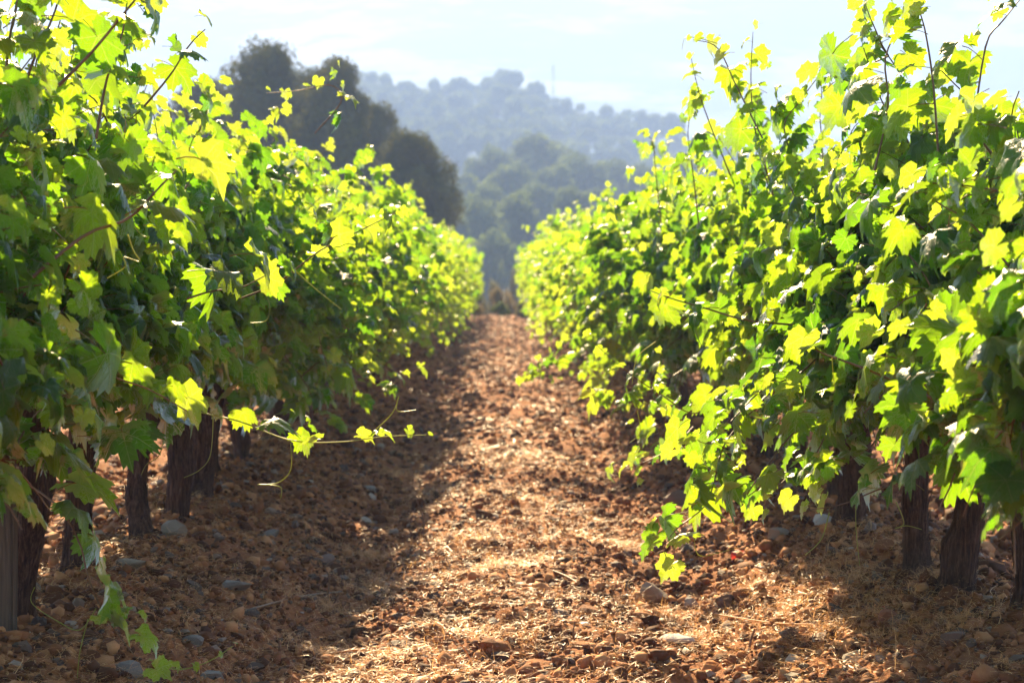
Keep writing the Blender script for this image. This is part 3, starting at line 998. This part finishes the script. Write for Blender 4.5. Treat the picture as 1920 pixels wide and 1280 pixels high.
# ------------------------------------------------------------------ soil clods, stones, straw
t_ = (1 + 5 ** .5) / 2
ICO = np.array([(-1, t_, 0), (1, t_, 0), (-1, -t_, 0), (1, -t_, 0), (0, -1, t_), (0, 1, t_), (0, -1, -t_), (0, 1, -t_), (t_, 0, -1), (t_, 0, 1), (-t_, 0, -1), (-t_, 0, 1)], float)
ICO /= np.linalg.norm(ICO[0])
ICF = np.array([(0, 11, 5), (0, 5, 1), (0, 1, 7), (0, 7, 10), (0, 10, 11), (1, 5, 9), (5, 11, 4), (11, 10, 2), (10, 7, 6), (7, 1, 8), (3, 9, 4), (3, 4, 2), (3, 2, 6), (3, 6, 8), (3, 8, 9), (4, 9, 5), (2, 4, 11), (6, 2, 10), (8, 6, 7), (9, 8, 1)])


def scatter_xy(n, y0, y1, xa, xb, power=1.0):
    y = y0 * (y1 / y0) ** (rng.random(n) ** power)
    x = xa + (xb - xa) * rng.random(n)
    return x, y


def lumps(name, x, y, size, flat, mat, smooth, rough=.28, sink=.25):
    n = len(x)
    z = ground_h(x, y)
    sc_ = size[:, None] * np.stack([rng.uniform(.7, 1.4, n), rng.uniform(.7, 1.2, n), rng.uniform(*flat, n)], 1)
    V = ICO[None] * (1 + rng.uniform(-rough, rough, (n, 12, 1))) * sc_[:, None, :]
    tx, ty, tz = rng.normal(0, .35, n), rng.normal(0, .35, n), rng.uniform(0, 2 * PI, n)
    c, s_ = np.cos(tz)[:, None], np.sin(tz)[:, None]
    X = V[..., 0] * c - V[..., 1] * s_; Y = V[..., 0] * s_ + V[..., 1] * c; Z = V[..., 2]
    Y, Z = Y * np.cos(tx)[:, None] - Z * np.sin(tx)[:, None], Y * np.sin(tx)[:, None] + Z * np.cos(tx)[:, None]
    X, Z = X * np.cos(ty)[:, None] + Z * np.sin(ty)[:, None], -X * np.sin(ty)[:, None] + Z * np.cos(ty)[:, None]
    V = np.stack([X + x[:, None], Y + y[:, None], Z + (z + sc_[:, 2] * sink)[:, None]], -1)
    F = ICF[None] + (np.arange(n) * 12)[:, None, None]
    return mesh_np(name, V.reshape(-1, 3), F.reshape(-1, 3), [mat], smooth, {'tint': np.repeat(rng.random(n), 12)})


def stuff(name, me):
    o = link(name, me)
    tag(o, kind='stuff'); return o


x, y = scatter_xy(60000, 3.9, 11, -2.3, 2.3, .85)
sz = np.exp(rng.normal(math.log(.0080), .50, len(x)))
tag(stuff('soil_clods', lumps('soil_clods', x, y, np.clip(sz, .004, .034), (.6, 1.0), M['clod'], True, .36)), 'brown crumbly soil clods covering the path between the vine rows')
x, y = scatter_xy(22000, 10.5, END, -1.6, 1.6, .8)
sz = np.exp(rng.normal(math.log(.017), .4, len(x)))
tag(stuff('soil_clods', lumps('soil_clods_far', x, y, np.clip(sz, .008, .05), (.5, .9), M['clod'], True, .3)), 'blurred brown clods on the far stretch of the path')
for xa, xb, lab_ in ((1.55, 4.2, 'soil clods in the lane beyond the right row'), (-4.4, -1.55, 'soil clods in the lane beyond the left row')):
    x, y = scatter_xy(9000, 5.0, 24, xa, xb, .9)
    sz = np.exp(rng.normal(math.log(.018), .5, len(x)))
    tag(stuff('soil_clods', lumps('soil_clods_side', x, y, np.clip(sz, .008, .06), (.5, .9), M['clod'], True, .36)), lab_)
x, y = scatter_xy(7500, 3.9, 14, -2.7, 2.7, .8)
sz = np.exp(rng.normal(math.log(.011), .5, len(x)))
tag(stuff('gravel', lumps('gravel', x, y, np.clip(sz, .005, .03), (.3, .7), M['gravel'], False, .25, .35)), 'small grey and tan field gravel mixed into the soil')

# stones one can pick apart: children of the ground
bm = bmesh.new(); bmesh.ops.create_icosphere(bm, subdivisions=2, radius=1)
ico2 = np.array([tuple(v.co) for v in bm.verts]); icf2 = np.array([[v.index for v in f.verts] for f in bm.faces]); bm.free()


def rock_mesh(seed, mat, scl=(1, 1, 1), tint=.5, nplanes=9):
    r_ = np.random.default_rng(seed)
    V = ico2.copy()
    for _ in range(nplanes):
        n_ = r_.normal(size=3); n_ /= np.linalg.norm(n_); d = r_.uniform(.45, .82)
        dist = V @ n_ - d
        V = V - np.where(dist > 0, dist, 0)[:, None] * n_
    V = V * (1 + r_.uniform(-.03, .03, (len(V), 1))) * np.array(scl)
    return mesh_np('rock', V, icf2, [mat], False, {'tint': np.full(len(V), tint)})


stones_m = [rock_mesh(200 + k, M['gravel'], (1, random.uniform(.6, .9), random.uniform(.35, .65)), random.uniform(.05, .6), 14) for k in range(24)]
clods_m = [rock_mesh(300 + k, M['clod'], (1, random.uniform(.8, 1), random.uniform(.6, .9)), random.uniform(.1, .8), 6) for k in range(14)]


def scatter_objs(name, meshes, n, smin, smax, flt):
    k = 0
    while k < n:
        yy = 4.3 * (12 / 4.3) ** (random.random() ** 1.1)
        xx = random.uniform(-1.9, 1.9)
        if not flt(xx, yy): continue
        s_ = smin * (smax / smin) ** (random.random() ** 1.7)
        o = bpy.data.objects.new(name, random.choice(meshes))
        o.location = (xx, yy, float(ground_h(xx, yy)) + s_ * .18)
        o.rotation_euler = (random.gauss(0, .3), random.gauss(0, .3), random.uniform(0, 6.28))
        o.scale = (s_, s_, s_)
        o.parent = ground
        col.objects.link(o); k += 1


scatter_objs('stone', stones_m, 285, .015, .05, lambda x, y: random.random() < (.9 if x < -.35 or x > .55 else .35))
scatter_objs('clod', clods_m, 290, .018, .055, lambda x, y: True)


# straw, dead stalks and shredded prunings
def straw_mesh(name, x, y, length, lift, width, curl=.5, up=.25):
    n = len(x); K = 5
    z = ground_h(x, y)
    az = rng.uniform(0, 2 * PI, n); el = np.abs(rng.normal(0, up, n)); bend = rng.normal(0, curl, n)
    p = np.stack([x, y, z + rng.uniform(.0, lift, n)], 1)
    rows = []
    for k in range(K):
        a = az + bend * k / K * 1.6
        e = el * (1 - k / K * 1.3)
        d = np.stack([np.cos(a) * np.cos(e), np.sin(a) * np.cos(e), np.sin(e)], 1)
        wv = np.stack([-np.sin(a), np.cos(a), rng.uniform(-.8, .8, n)], 1)
        wd = (width * (1 - .75 * k / K))[:, None]
        rows.append(np.stack([p - wv * wd, p + wv * wd], 1))
        p = p + d * (length / K)[:, None]
    V = np.stack(rows, 1).reshape(n, K * 2, 3)
    f = np.array([(2 * k, 2 * k + 1, 2 * k + 3, 2 * k + 2) for k in range(K - 1)])
    F = (f[None] + (np.arange(n) * K * 2)[:, None, None]).reshape(-1, 4)
    return mesh_np(name, V.reshape(-1, 3), F, [M['straw']], True, {'tint': np.repeat(rng.random(n), K * 2)})


def patchy(n, y0, y1, xa, xb, thr):
    x, y = scatter_xy(n, y0, y1, xa, xb, .85)
    m = fbm(x * 2.3 + 11, y * 1.3 + 77, 3) > thr + .08 * rng.random(n)
    return x[m], y[m]


x, y = patchy(130000, 3.9, 12, -1.9, 1.9, .44)
tag(stuff('straw', straw_mesh('straw', x, y, np.exp(rng.normal(math.log(.032), .5, len(x))), .02, rng.uniform(.0003, .0011, len(x)), .9, .4)), 'pale dry straw littered over the soil near the camera')
x, y = patchy(26000, 11, END, -1.4, 1.5, .42)
tag(stuff('straw', straw_mesh('straw_far', x, y, np.exp(rng.normal(math.log(.06), .5, len(x))), .02, rng.uniform(.001, .003, len(x)))), 'dry straw on the far stretch of the path')


# tangled tufts of dead grass
def tufts(n, spots):
    xs, ys = [], []
    for (cx, cy, rad, m) in spots:
        a = rng.uniform(0, 2 * PI, m); r_ = np.abs(rng.normal(0, rad, m))
        xs.append(cx + np.cos(a) * r_); ys.append(cy + np.sin(a) * r_ * 1.3)
    return np.concatenate(xs), np.concatenate(ys)


spots = []
for (a, b, rad, m) in [(700, 960, .10, 400), (880, 975, .10, 380), (770, 1030, .12, 500), (960, 1000, .08, 300), (1010, 985, .07, 240), (730, 1150, .12, 420), (690, 1180, .09, 300),
                       (950, 1240, .05, 160), (1090, 960, .08, 240), (1180, 950, .1, 260), (790, 880, .1, 260), (900, 880, .14, 320), (1020, 900, .14, 300), (1560, 1020, .1, 160), (1640, 1050, .12, 160),
                       (1600, 1120, .12, 200), (1740, 1130, .10, 160), (1700, 1180, .1, 100), (620, 1060, .1, 260), (560, 1220, .1, 260), (1300, 1090, .08, 300), (1250, 1060, .1, 260), (1450, 1230, .1, 220), (840, 1190, .1, 200), (1120, 1230, .1, 200),
                       (1520, 1060, .14, 200), (1580, 1090, .14, 240), (1640, 1150, .13, 200), (1480, 1100, .12, 400), (1540, 1150, .12, 400), (1800, 1200, .1, 300), (1400, 1060, .12, 300),
                       (850, 965, .14, 500), (920, 1010, .1, 300), (700, 1010, .1, 400), (600, 1130, .1, 300), (680, 1225, .12, 400), (1000, 1130, .14, 300), (860, 1120, .14, 300), (740, 840, .12, 300), (850, 810, .16, 400), (960, 830, .16, 400)]:
    d = 3600 / (b - 500); p = at(a, b, d)
    spots.append((p.x, p.y, rad * 1.1, int(m * 1.5)))
x, y = tufts(0, spots)
tag(stuff('dead_grass', straw_mesh('dead_grass', x, y, np.exp(rng.normal(math.log(.05), .4, len(x))), .03, rng.uniform(.0004, .0011, len(x)), 1.6, .6)), 'tangled tufts of dead straw-coloured grass on the path')


# ---- single things on the ground
def on_ground(px_, py_, lift=0.0):
    d = 3600 / (py_ - 500)
    for _ in range(6):
        p = at(px_, py_, d)
        g = float(ground_h(p.x, p.y))
        d = d * (CAM.z - g) / max(.05, (CAM.z - p.z)) if p.z != g else d
    p = at(px_, py_, d); p.z = float(ground_h(p.x, p.y)) + lift
    return p, d


rocks = [
    (330, 1000, 56, 34, 'st_tan', (1, .8, .8), 'brown boulder-like stone at the foot of a left row trunk'),
    (232, 1060, 84, 15, 'st_tan', (1, .45, .35), 'long flat stone slab leaning between the left row trunks'),
    (362, 1205, 52, 36, 'st_grey', (1, .8, .75), 'angular blue grey stone in the shade near the lower left corner'),
    (505, 1010, 46, 24, 'st_grey', (1, .8, .6), 'rounded grey stone in the shaded furrow of the left row'),
    (440, 1110, 70, 26, 'st_grey', (1, .7, .5), 'flat grey stone half buried in the shaded furrow'),
    (690, 905, 52, 20, 'st_grey', (1, .7, .5), 'grey stone slab on the sunlit edge of the left shadow'),
    (610, 1055, 56, 22, 'st_brown', (1, .8, .55), 'brown stone at the edge of the left row shadow'),
    (1548, 982, 52, 24, 'st_white', (1, .8, .6), 'pale squared stone under the right row, beside a dark trunk'),
    (1462, 1010, 60, 36, 'st_tan', (1, .5, .75), 'tilted tan slab leaning on the right row berm'),
    (1224, 1118, 62, 40, 'st_tan', (1, .8, .9), 'pyramid shaped tan stone right of the path'),
    (1262, 1205, 84, 26, 'st_white', (1, .35, .3), 'long whitish slab lying right of the path'),
    (1097, 1176, 28, 14, 'st_white', (1, .8, .5), 'small white stone in the middle of the path'),
    (1662, 1160, 46, 24, 'st_rust', (1, .8, .8), 'rust orange stone below the right row trunk'),
    (1360, 1135, 46, 30, 'st_brown', (1, .9, .8), 'squared brown clod of stone on the right of the path'),
    (1480, 1195, 56, 26, 'st_brown', (1, .8, .6), 'brown rounded stone in the lower right soil'),
    (1275, 950, 74, 30, 'st_brown', (1, .6, .6), 'dark brown chunk at the foot of the right berm'),
    (1216, 828, 44, 20, 'st_grey', (1, .6, .6), 'dark stone by the right row beyond the hanging shoot'),
    (1785, 1230, 60, 32, 'st_brown', (1, .8, .7), 'brown stone close to the lower right corner'),
    (1600, 1225, 60, 26, 'st_tan', (1, .7, .5), 'pale tan stone near the bottom right of the path'),
    (925, 1160, 34, 16, 'st_grey', (1, .8, .6), 'small grey stone at the bottom centre of the path'),
    (240, 1268, 80, 40, 'st_grey', (1, .8, .6), 'grey stone cut by the bottom edge at the left'),
    (395, 1275, 60, 30, 'st_grey', (1, .8, .6), 'smooth grey stone at the bottom edge left of the shadow'),
]
for k, (a, b, wpx, hpx, mt, shp, lab) in enumerate(rocks):
    p, d = on_ground(a, b)
    s_ = wpx / 2 * d / 3600 * 1.12
    o = link('stone', rock_mesh(500 + k, M[mt], shp, .5, 15))
    o.scale = (s_,) * 3
    o.location = p + Vector((0, 0, s_ * shp[2] * .35))
    o.rotation_euler = (random.gauss(0, .12), random.gauss(0, .15), random.uniform(-.4, .4))
    tag(o, lab, 'stone')

for k, (a, b, w_, lab) in enumerate([(1383, 1058, .035, 'bright red fallen leaf under the tip of the right hanging shoot'), (1156, 1174, .018, 'small red fallen leaf in the middle of the path'),
                                     (1650, 1125, .03, 'red fallen leaf beside the right row trunk'), (1000, 872, .03, 'red speck of a leaf on the sunlit path further back')]):
    p, d = on_ground(a, b, .012)
    V, F, uv, mi = leaf_template(24, 700 + k, .6, .9, .1, True, False)
    o = link('fallen_leaf', mesh_np('fallen_leaf', V, F, [M['red']], True, uv=uv), None, p)
    o.scale = (w_ * 1.6,) * 3; o.rotation_euler = (.9, .2, random.uniform(0, 6))
    tag(o, lab, 'leaf')

twigs = [
    ([(612, 1130), (618, 1085), (610, 1062), (632, 1048)], .0035, 'cane', 'thin reddish twig standing in the left furrow', 4),
    ([(795, 1012), (794, 975), (786, 950), (780, 935)], .004, 'cane', 'dead brown stalk standing in the left half of the path', 4),
    ([(945, 1005), (950, 975), (946, 950)], .003, 'straw', 'pale dead weed stalk standing in the middle of the path', 3),
    ([(990, 1062), (1060, 1090), (1120, 1118)], .004, 'cane', 'long brown twig lying across the middle of the path', 3),
    ([(845, 1190), (870, 1215), (893, 1250)], .003, 'straw', 'pale bent stalk lying at the bottom of the path', 3),
    ([(1078, 1165), (1075, 1190), (1085, 1212)], .004, 'cane', 'short reddish stick standing beside the small white stone', 3),
    ([(1400, 1235), (1408, 1200), (1415, 1178)], .005, 'cane', 'reddish stick standing in the lower right soil', 3),
    ([(525, 1250), (524, 1215), (522, 1195)], .004, 'cane', 'dark stick standing at the sunlit edge in the lower left', 3),
    ([(470, 1130), (560, 1150), (640, 1120)], .005, 'cane', 'dark branch lying across the shaded furrow', 3),
    ([(1340, 1160), (1450, 1180), (1560, 1195)], .003, 'straw', 'thin pale stalk lying across the lower right soil', 3),
    ([(620, 1240), (680, 1230), (740, 1245)], .004, 'straw', 'pale root lying at the bottom left of the path', 3),
]
for pixs, rad, mt, lab, _n in twigs:
    lo = max(pixs, key=lambda q: q[1])
    base, d0 = on_ground(*lo)
    lying = abs(pixs[0][0] - pixs[-1][0]) > 70
    pts = []
    for q in pixs:
        if lying:
            pp, _ = on_ground(*q, .022)
        else:
            pp = at(q[0], q[1], base.y)
        pts.append(pp - base)
    if not lying and pts[0].length > pts[-1].length: pts.reverse()
    if not lying: pts[0].z -= .01
    pts = smooth_path(pts, 14)
    o = link('twig', tube_mesh('twig', pts, [rad * (1 - .5 * k / len(pts)) for k in range(len(pts))], 6, M[mt]), None, base)
    tag(o, lab, 'twig')
print('ground done', time.time() - T0)


# ------------------------------------------------------------------ trees
def crown_mesh(seed, nface, leaf, mat, lobes=22, ry=.75, spread=1.0):
    """unit crown (radius about 1, resting at z=0): clumps of small leaves spread through lobes"""
    r_ = np.random.default_rng(seed)
    C = []; R = []
    for k in range(lobes):
        a = r_.uniform(0, 2 * PI); h = r_.uniform(0.0, 1.0)
        rr = math.sqrt(r_.uniform(0, 1)) * .72 * math.sqrt(max(.05, 1 - (h * .95) ** 2)) * spread
        C.append((math.cos(a) * rr, math.sin(a) * rr, .22 + h * ry * 1.15)); R.append(r_.uniform(.20, .40) * (1 - .25 * h))
    C = np.array(C); R = np.array(R)
    pr = R ** 2 / (R ** 2).sum()
    li = r_.choice(lobes, nface, p=pr)
    d = r_.normal(size=(nface, 3)); d[:, 2] = d[:, 2] * .8 + .25
    d /= np.linalg.norm(d, axis=1)[:, None]
    rad = R[li] * (1 - .45 * r_.random(nface) ** 2) * (1 + .12 * r_.normal(size=nface))
    c = C[li] + d * rad[:, None]
    nrm = d + r_.normal(0, .38, (nface, 3)); nrm /= np.linalg.norm(nrm, axis=1)[:, None]
    a = np.cross(nrm, r_.normal(size=(nface, 3))); a /= np.linalg.norm(a, axis=1)[:, None]
    b = np.cross(nrm, a)
    s_ = (leaf * r_.uniform(.5, 1.3, nface))[:, None]
    V = np.stack([c - a * s_, c - b * s_ * .55 + nrm * s_ * .15, c + a * s_, c + b * s_ * .55 + nrm * s_ * .15], 1).reshape(-1, 3)
    F = np.arange(nface * 4).reshape(-1, 4)
    tint = np.repeat(np.clip(r_.random(nface) * .6 + .4 * r_.random(lobes)[li], 0, 1), 4)
    return mesh_np('crown', V, F, [mat], False, {'tint': tint})


def tree_trunk_mesh(seed, h, r):
    rn = random.Random(seed)
    Vs, Fs = [], []; off = 0
    def add(p, rr, sd):
        nonlocal off
        a, f = tube_arrays(p, rr, sd); Vs.append(a); Fs.append(f + off); off += len(a)
    add([(0, 0, -.3), (.01, 0, h * .3), (.04 * rn.uniform(-1, 1), .03, h * .7), (.05, .02, h * 1.1)], [r * 1.3, r, r * .8, r * .5], 9)
    for k in range(5):
        a = k * 1.3 + rn.random(); L = rn.uniform(.35, .6)
        st = (.02, 0, h * rn.uniform(.5, .9))
        add([st, (math.cos(a) * L * .5, math.sin(a) * L * .5, st[2] + L * .6), (math.cos(a) * L, math.sin(a) * L, st[2] + L * 1.1)], [r * .55, r * .35, r * .12], 6)
    return mesh_np('trunk', np.concatenate(Vs), np.concatenate(Fs), [M['tree_bark']], True)


TRK = [tree_trunk_mesh(k, .5, .075) for k in range(3)]


def tree(name, x, y, rad, zs, crown, label, group, lift=None, rot=None, cat='tree', z=None):
    """crown radius rad, vertical stretch zs; the crown starts lift above the ground"""
    g = float(ground_h(x, y)) if z is None else z
    lift = rad * .28 if lift is None else lift
    rt = empty(name, (x, y, g), label, cat, group)
    t = link('trunk', TRK[int(abs(x * 7)) % 3], rt); t.scale = (rad, rad, rad * .9 + lift)
    c_ = link('crown', crown, rt, (0, 0, lift)); c_.scale = (rad, rad, rad * zs)
    c_.rotation_euler.z = random.uniform(0, 6.28) if rot is None else rot
    return rt


# the big dark evergreen oaks behind the left row
big = [crown_mesh(900 + k, 26000, .034, M['tree_leaf'], 46, 1.15) for k in range(3)]


def tree_px(name, pxc, pytop, wpx, d, crown, label, group, zs=None, rot=None):
    """tree whose crown spans wpx pixels round pxc with its top at pytop, standing at distance d"""
    top = at(pxc, pytop, d)
    rad = wpx * (1.18 if name == 'oak_tree' else 1) * d / 3600 / 2 / .93
    g = float(ground_h(top.x, top.y))
    H = top.z - g
    lift = min(rad * .3, H * .18)
    zs_ = min((H - lift) / (rad * 1.52), 1.2) if zs is None else zs
    lift = H - rad * 1.52 * zs_
    return tree(name, top.x, top.y, rad, zs_, crown, label, group, max(lift, -.2), rot)


tree_px('evergreen_oak', 500, 112, 250, 62, big[0], 'tall dark evergreen oak behind the left row, its left side hidden by vines', 'dark evergreen oaks behind the left row', rot=.4)
tree_px('evergreen_oak', 615, 132, 190, 60, big[1], 'dark evergreen oak with ragged right edge, right of the tallest one', 'dark evergreen oaks behind the left row', rot=2.2)
tree_px('evergreen_oak', 772, 268, 190, 57, big[2], 'lower round dark oak standing rightmost in the left clump', 'dark evergreen oaks behind the left row', rot=4.0)
tree_px('evergreen_oak', 380, 170, 200, 66, big[2], 'dark oak mostly hidden behind the top of the left row', 'dark evergreen oaks behind the left row', rot=1.0)

tree_px('evergreen_oak', 700, 215, 150, 64, big[0], 'dark oak filling the gap between the ragged oak and the lower round one', 'dark evergreen oaks behind the left row', rot=5.0)
tree_px('evergreen_oak', 590, 230, 260, 58, big[1], 'dark oak low behind the crest of the left row', 'dark evergreen oaks behind the left row', rot=3.0)
tree_px('evergreen_oak', 720, 330, 200, 56, big[0], 'lowest dark oak touching the vines of the left row', 'dark evergreen oaks behind the left row', rot=1.9)

# individual round crowns on the wooded slope across the valley
mid = [crown_mesh(920 + k, 7500, .055, M['far_leaf'], 26 + k, .85) for k in range(6)]
slope = [
    (890, 352, 150, 132, 'nearest round bluish tree above the end of the path, left one'),
    (1075, 342, 88, 140, 'small ball shaped tree with a pale rim right of the lowest big crown'),
    (975, 350, 130, 136, 'broad dark tree directly above the end of the path'),
    (845, 395, 110, 128, 'tree low on the slope just right of the dark left oaks'),
    (1150, 385, 110, 130, 'tree low on the slope touching the top of the right row'),
    (1010, 240, 170, 205, 'highest domed crown of the near wooded slope'),
    (925, 262, 120, 200, 'tree left of the highest dome on the near slope'),
    (1090, 278, 130, 190, 'large round crown right of the highest dome'),
    (1040, 300, 120, 178, 'crown below and right of the highest dome'),
    (955, 300, 150, 172, 'wide crown in the middle of the near slope'),
    (870, 305, 110, 180, 'crown left of the middle of the near slope'),
    (800, 258, 110, 210, 'tree peeking over the dark oaks at the left of the slope'),
    (740, 250, 100, 215, 'tree just above the lower dark oak'),
    (1160, 290, 120, 200, 'rounded tree near the right end of the slope'),
    (1215, 300, 110, 195, 'crown behind the top of the right row'),
    (1270, 290, 120, 205, 'pale crown at the right end of the slope behind young vine tips'),
    (1120, 335, 100, 160, 'crown between the ball shaped tree and the right row'),
    (820, 335, 110, 160, 'crown beside the right edge of the dark oaks'),
    (915, 335, 90, 155, 'small crown tucked above the leftmost near tree'),
    (1010, 335, 90, 158, 'small crown tucked above the broad dark tree'),
    (1200, 345, 120, 165, 'dark crown low behind the right row'),
    (1310, 330, 130, 180, 'crown hidden behind tall shoots of the right row'),
    (680, 290, 120, 200, 'tree behind the gap between the two dark oaks'),
    (1045, 405, 100, 128, 'dark tree low on the slope, right of the path end'),
    (925, 420, 130, 122, 'lowest dark tree straight above the path end'),
    (1095, 430, 110, 122, 'lowest tree beside the top of the right row'),
    (860, 440, 90, 120, 'lowest tree beside the tip of the left row'),
]
for k, (a, b, wd, d, lab) in enumerate(slope):
    tree_px('oak_tree', a, b, wd, d, mid[k % 6], lab, 'trees on the near wooded slope')

# trees shoulder to shoulder on the far ridge
far = [crown_mesh(940 + k, 2600, .085, M['far_leaf'], 16, .9) for k in range(5)]
prof = [(560, 118), (620, 122), (670, 128), (720, 134), (760, 145), (800, 142), (850, 146), (890, 148), (935, 132), (965, 130), (1000, 148), (1035, 180), (1075, 190), (1110, 184), (1150, 200), (1190, 206), (1230, 218), (1262, 216), (1300, 242), (1350, 262), (1400, 280)]


def prof_y(pxv):
    for (a, ya), (b, yb) in zip(prof, prof[1:]):
        if pxv <= b: return ya + (yb - ya) * (pxv - a) / (b - a)
    return 300


for row, dd in ((0, 395), (1, 375), (2, 355), (3, 335), (4, 318)):
    pxv = 540 + row * 13
    while pxv < 1420:
        pt = prof_y(max(561, pxv)) + row * 26 + random.uniform(-7, 7)
        wd = random.uniform(62, 104)
        if row == 0:
            lab = 'hazy tree standing on the skyline of the far ridge'; gp = 'skyline trees of the far ridge'
        else:
            lab = 'hazy blue tree in the wood below the skyline of the far ridge'; gp = 'trees on the face of the far ridge'
        tree_px('ridge_tree', pxv, pt, wd, dd + random.uniform(-6, 6), far[random.randint(0, 4)], lab, gp, zs=random.uniform(.75, 1.1))
        pxv += wd * random.uniform(.42, .6)

# faint mast on the ridge
mp_ = at(1037, 165, 392)
g0 = float(ground_h(mp_.x, 392))
r = empty('radio_mast', (mp_.x, 392, g0), 'faint thin mast rising from the hazy ridge', 'mast')
Hm = at(1037, 122, 392).z - g0
Vs, Fs, off = [], [], 0
for k in range(3):
    a = k * 2.094
    A, F_ = tube_arrays([(math.cos(a) * .7, math.sin(a) * .7, -1), (math.cos(a) * .15, math.sin(a) * .15, Hm)], [.06, .04], 5)
    link('mast_leg', mesh_np('mast_leg', A, F_, [M['post']], True), r)
for k in range(9):
    z0, z1 = Hm * k / 9, Hm * (k + 1) / 9
    q0, q1 = .7 - .55 * k / 9, .7 - .55 * (k + 1) / 9
    A, F_ = tube_arrays([(math.cos(k * 2.094) * q0, math.sin(k * 2.094) * q0, z0), (math.cos((k + 1) * 2.094) * q1, math.sin((k + 1) * 2.094) * q1, z1)], [.05, .05], 4)
    link('mast_brace', mesh_np('mast_brace', A, F_, [M['post']], True), r)

# scrub and dry weeds on the bank where the path ends
scr = [crown_mesh(960 + k, 3500, .06, M['scrub'], 18, .8) for k in range(2)]
dry = [crown_mesh(970 + k, 3500, .05, M['dry'], 18, .8) for k in range(2)]
dark = crown_mesh(980, 3500, .06, M['far_leaf'], 18, .8)


def shrub(name, pxc, pytop, wpx, d, mesh, lab, gp):
    top = at(pxc, pytop, d); rad = wpx * d / 3600 / 2
    g = float(ground_h(top.x, top.y))
    rt = empty(name, (top.x, top.y, g), lab, 'shrub', gp)
    t = link('stem', TRK[0], rt); t.scale = (rad * .4, rad * .4, max(.3, (top.z - g) * .5))
    c_ = link('foliage', mesh, rt, (0, 0, 0)); c_.scale = (rad, rad, (top.z - g) / 1.45); c_.rotation_euler.z = random.uniform(0, 6)


shrub('shrub', 925, 500, 60, 62, scr[0], 'grey green scrub bush straight behind the end of the path', 'scrub beyond the path end')
shrub('shrub', 962, 490, 44, 68, scr[1], 'taller grey green bush right of the scrub at the path end', 'scrub beyond the path end')
shrub('shrub', 900, 512, 40, 58, scr[1], 'small scrub bush touching the tip of the left row', 'scrub beyond the path end')
shrub('dry_bush', 930, 536, 52, 44.5, dry[0], 'dry brown bush closing the end of the path', 'dry weeds at the path end')
shrub('dry_bush', 952, 528, 44, 47, dry[1], 'dry pinkish weeds right of the brown bush at the path end', 'dry weeds at the path end')
shrub('shrub', 938, 562, 40, 43, dark, 'small dark bush low at the very end of the path', 'dry weeds at the path end')
shrub('shrub', 890, 560, 50, 43.5, dry[1], 'low dry bush at the tip of the left row', 'dry weeds at the path end')
shrub('shrub', 985, 560, 50, 43.5, scr[0], 'low bush at the tip of the right row', 'dry weeds at the path end')

# ------------------------------------------------------------------ haze
bm = bmesh.new()
bmesh.ops.create_cube(bm, size=1)
x0, x1, y0, y1, z0, z1 = -905, 905, -65, 1105, -14, 170
for v in bm.verts:
    v.co = Vector((x0 + (v.co.x + .5) * (x1 - x0), y0 + (v.co.y + .5) * (y1 - y0), z0 + (v.co.z + .5) * (z1 - z0)))
me = bpy.data.meshes.new('haze'); bm.to_mesh(me); bm.free()
s = N('haze_air')
pv = s.n('VolumePrincipled')
pv.inputs['Color'].default_value = (.38, .56, 1.0, 1)
pv.inputs['Density'].default_value = HAZE_DENSITY
pv.inputs['Anisotropy'].default_value = .14
s.t.links.new(pv.outputs[0], s.out.inputs['Volume'])
me.materials.append(s.m)
tag(link('haze', me), kind='stuff')
print('SCRIPT', time.time() - T0)
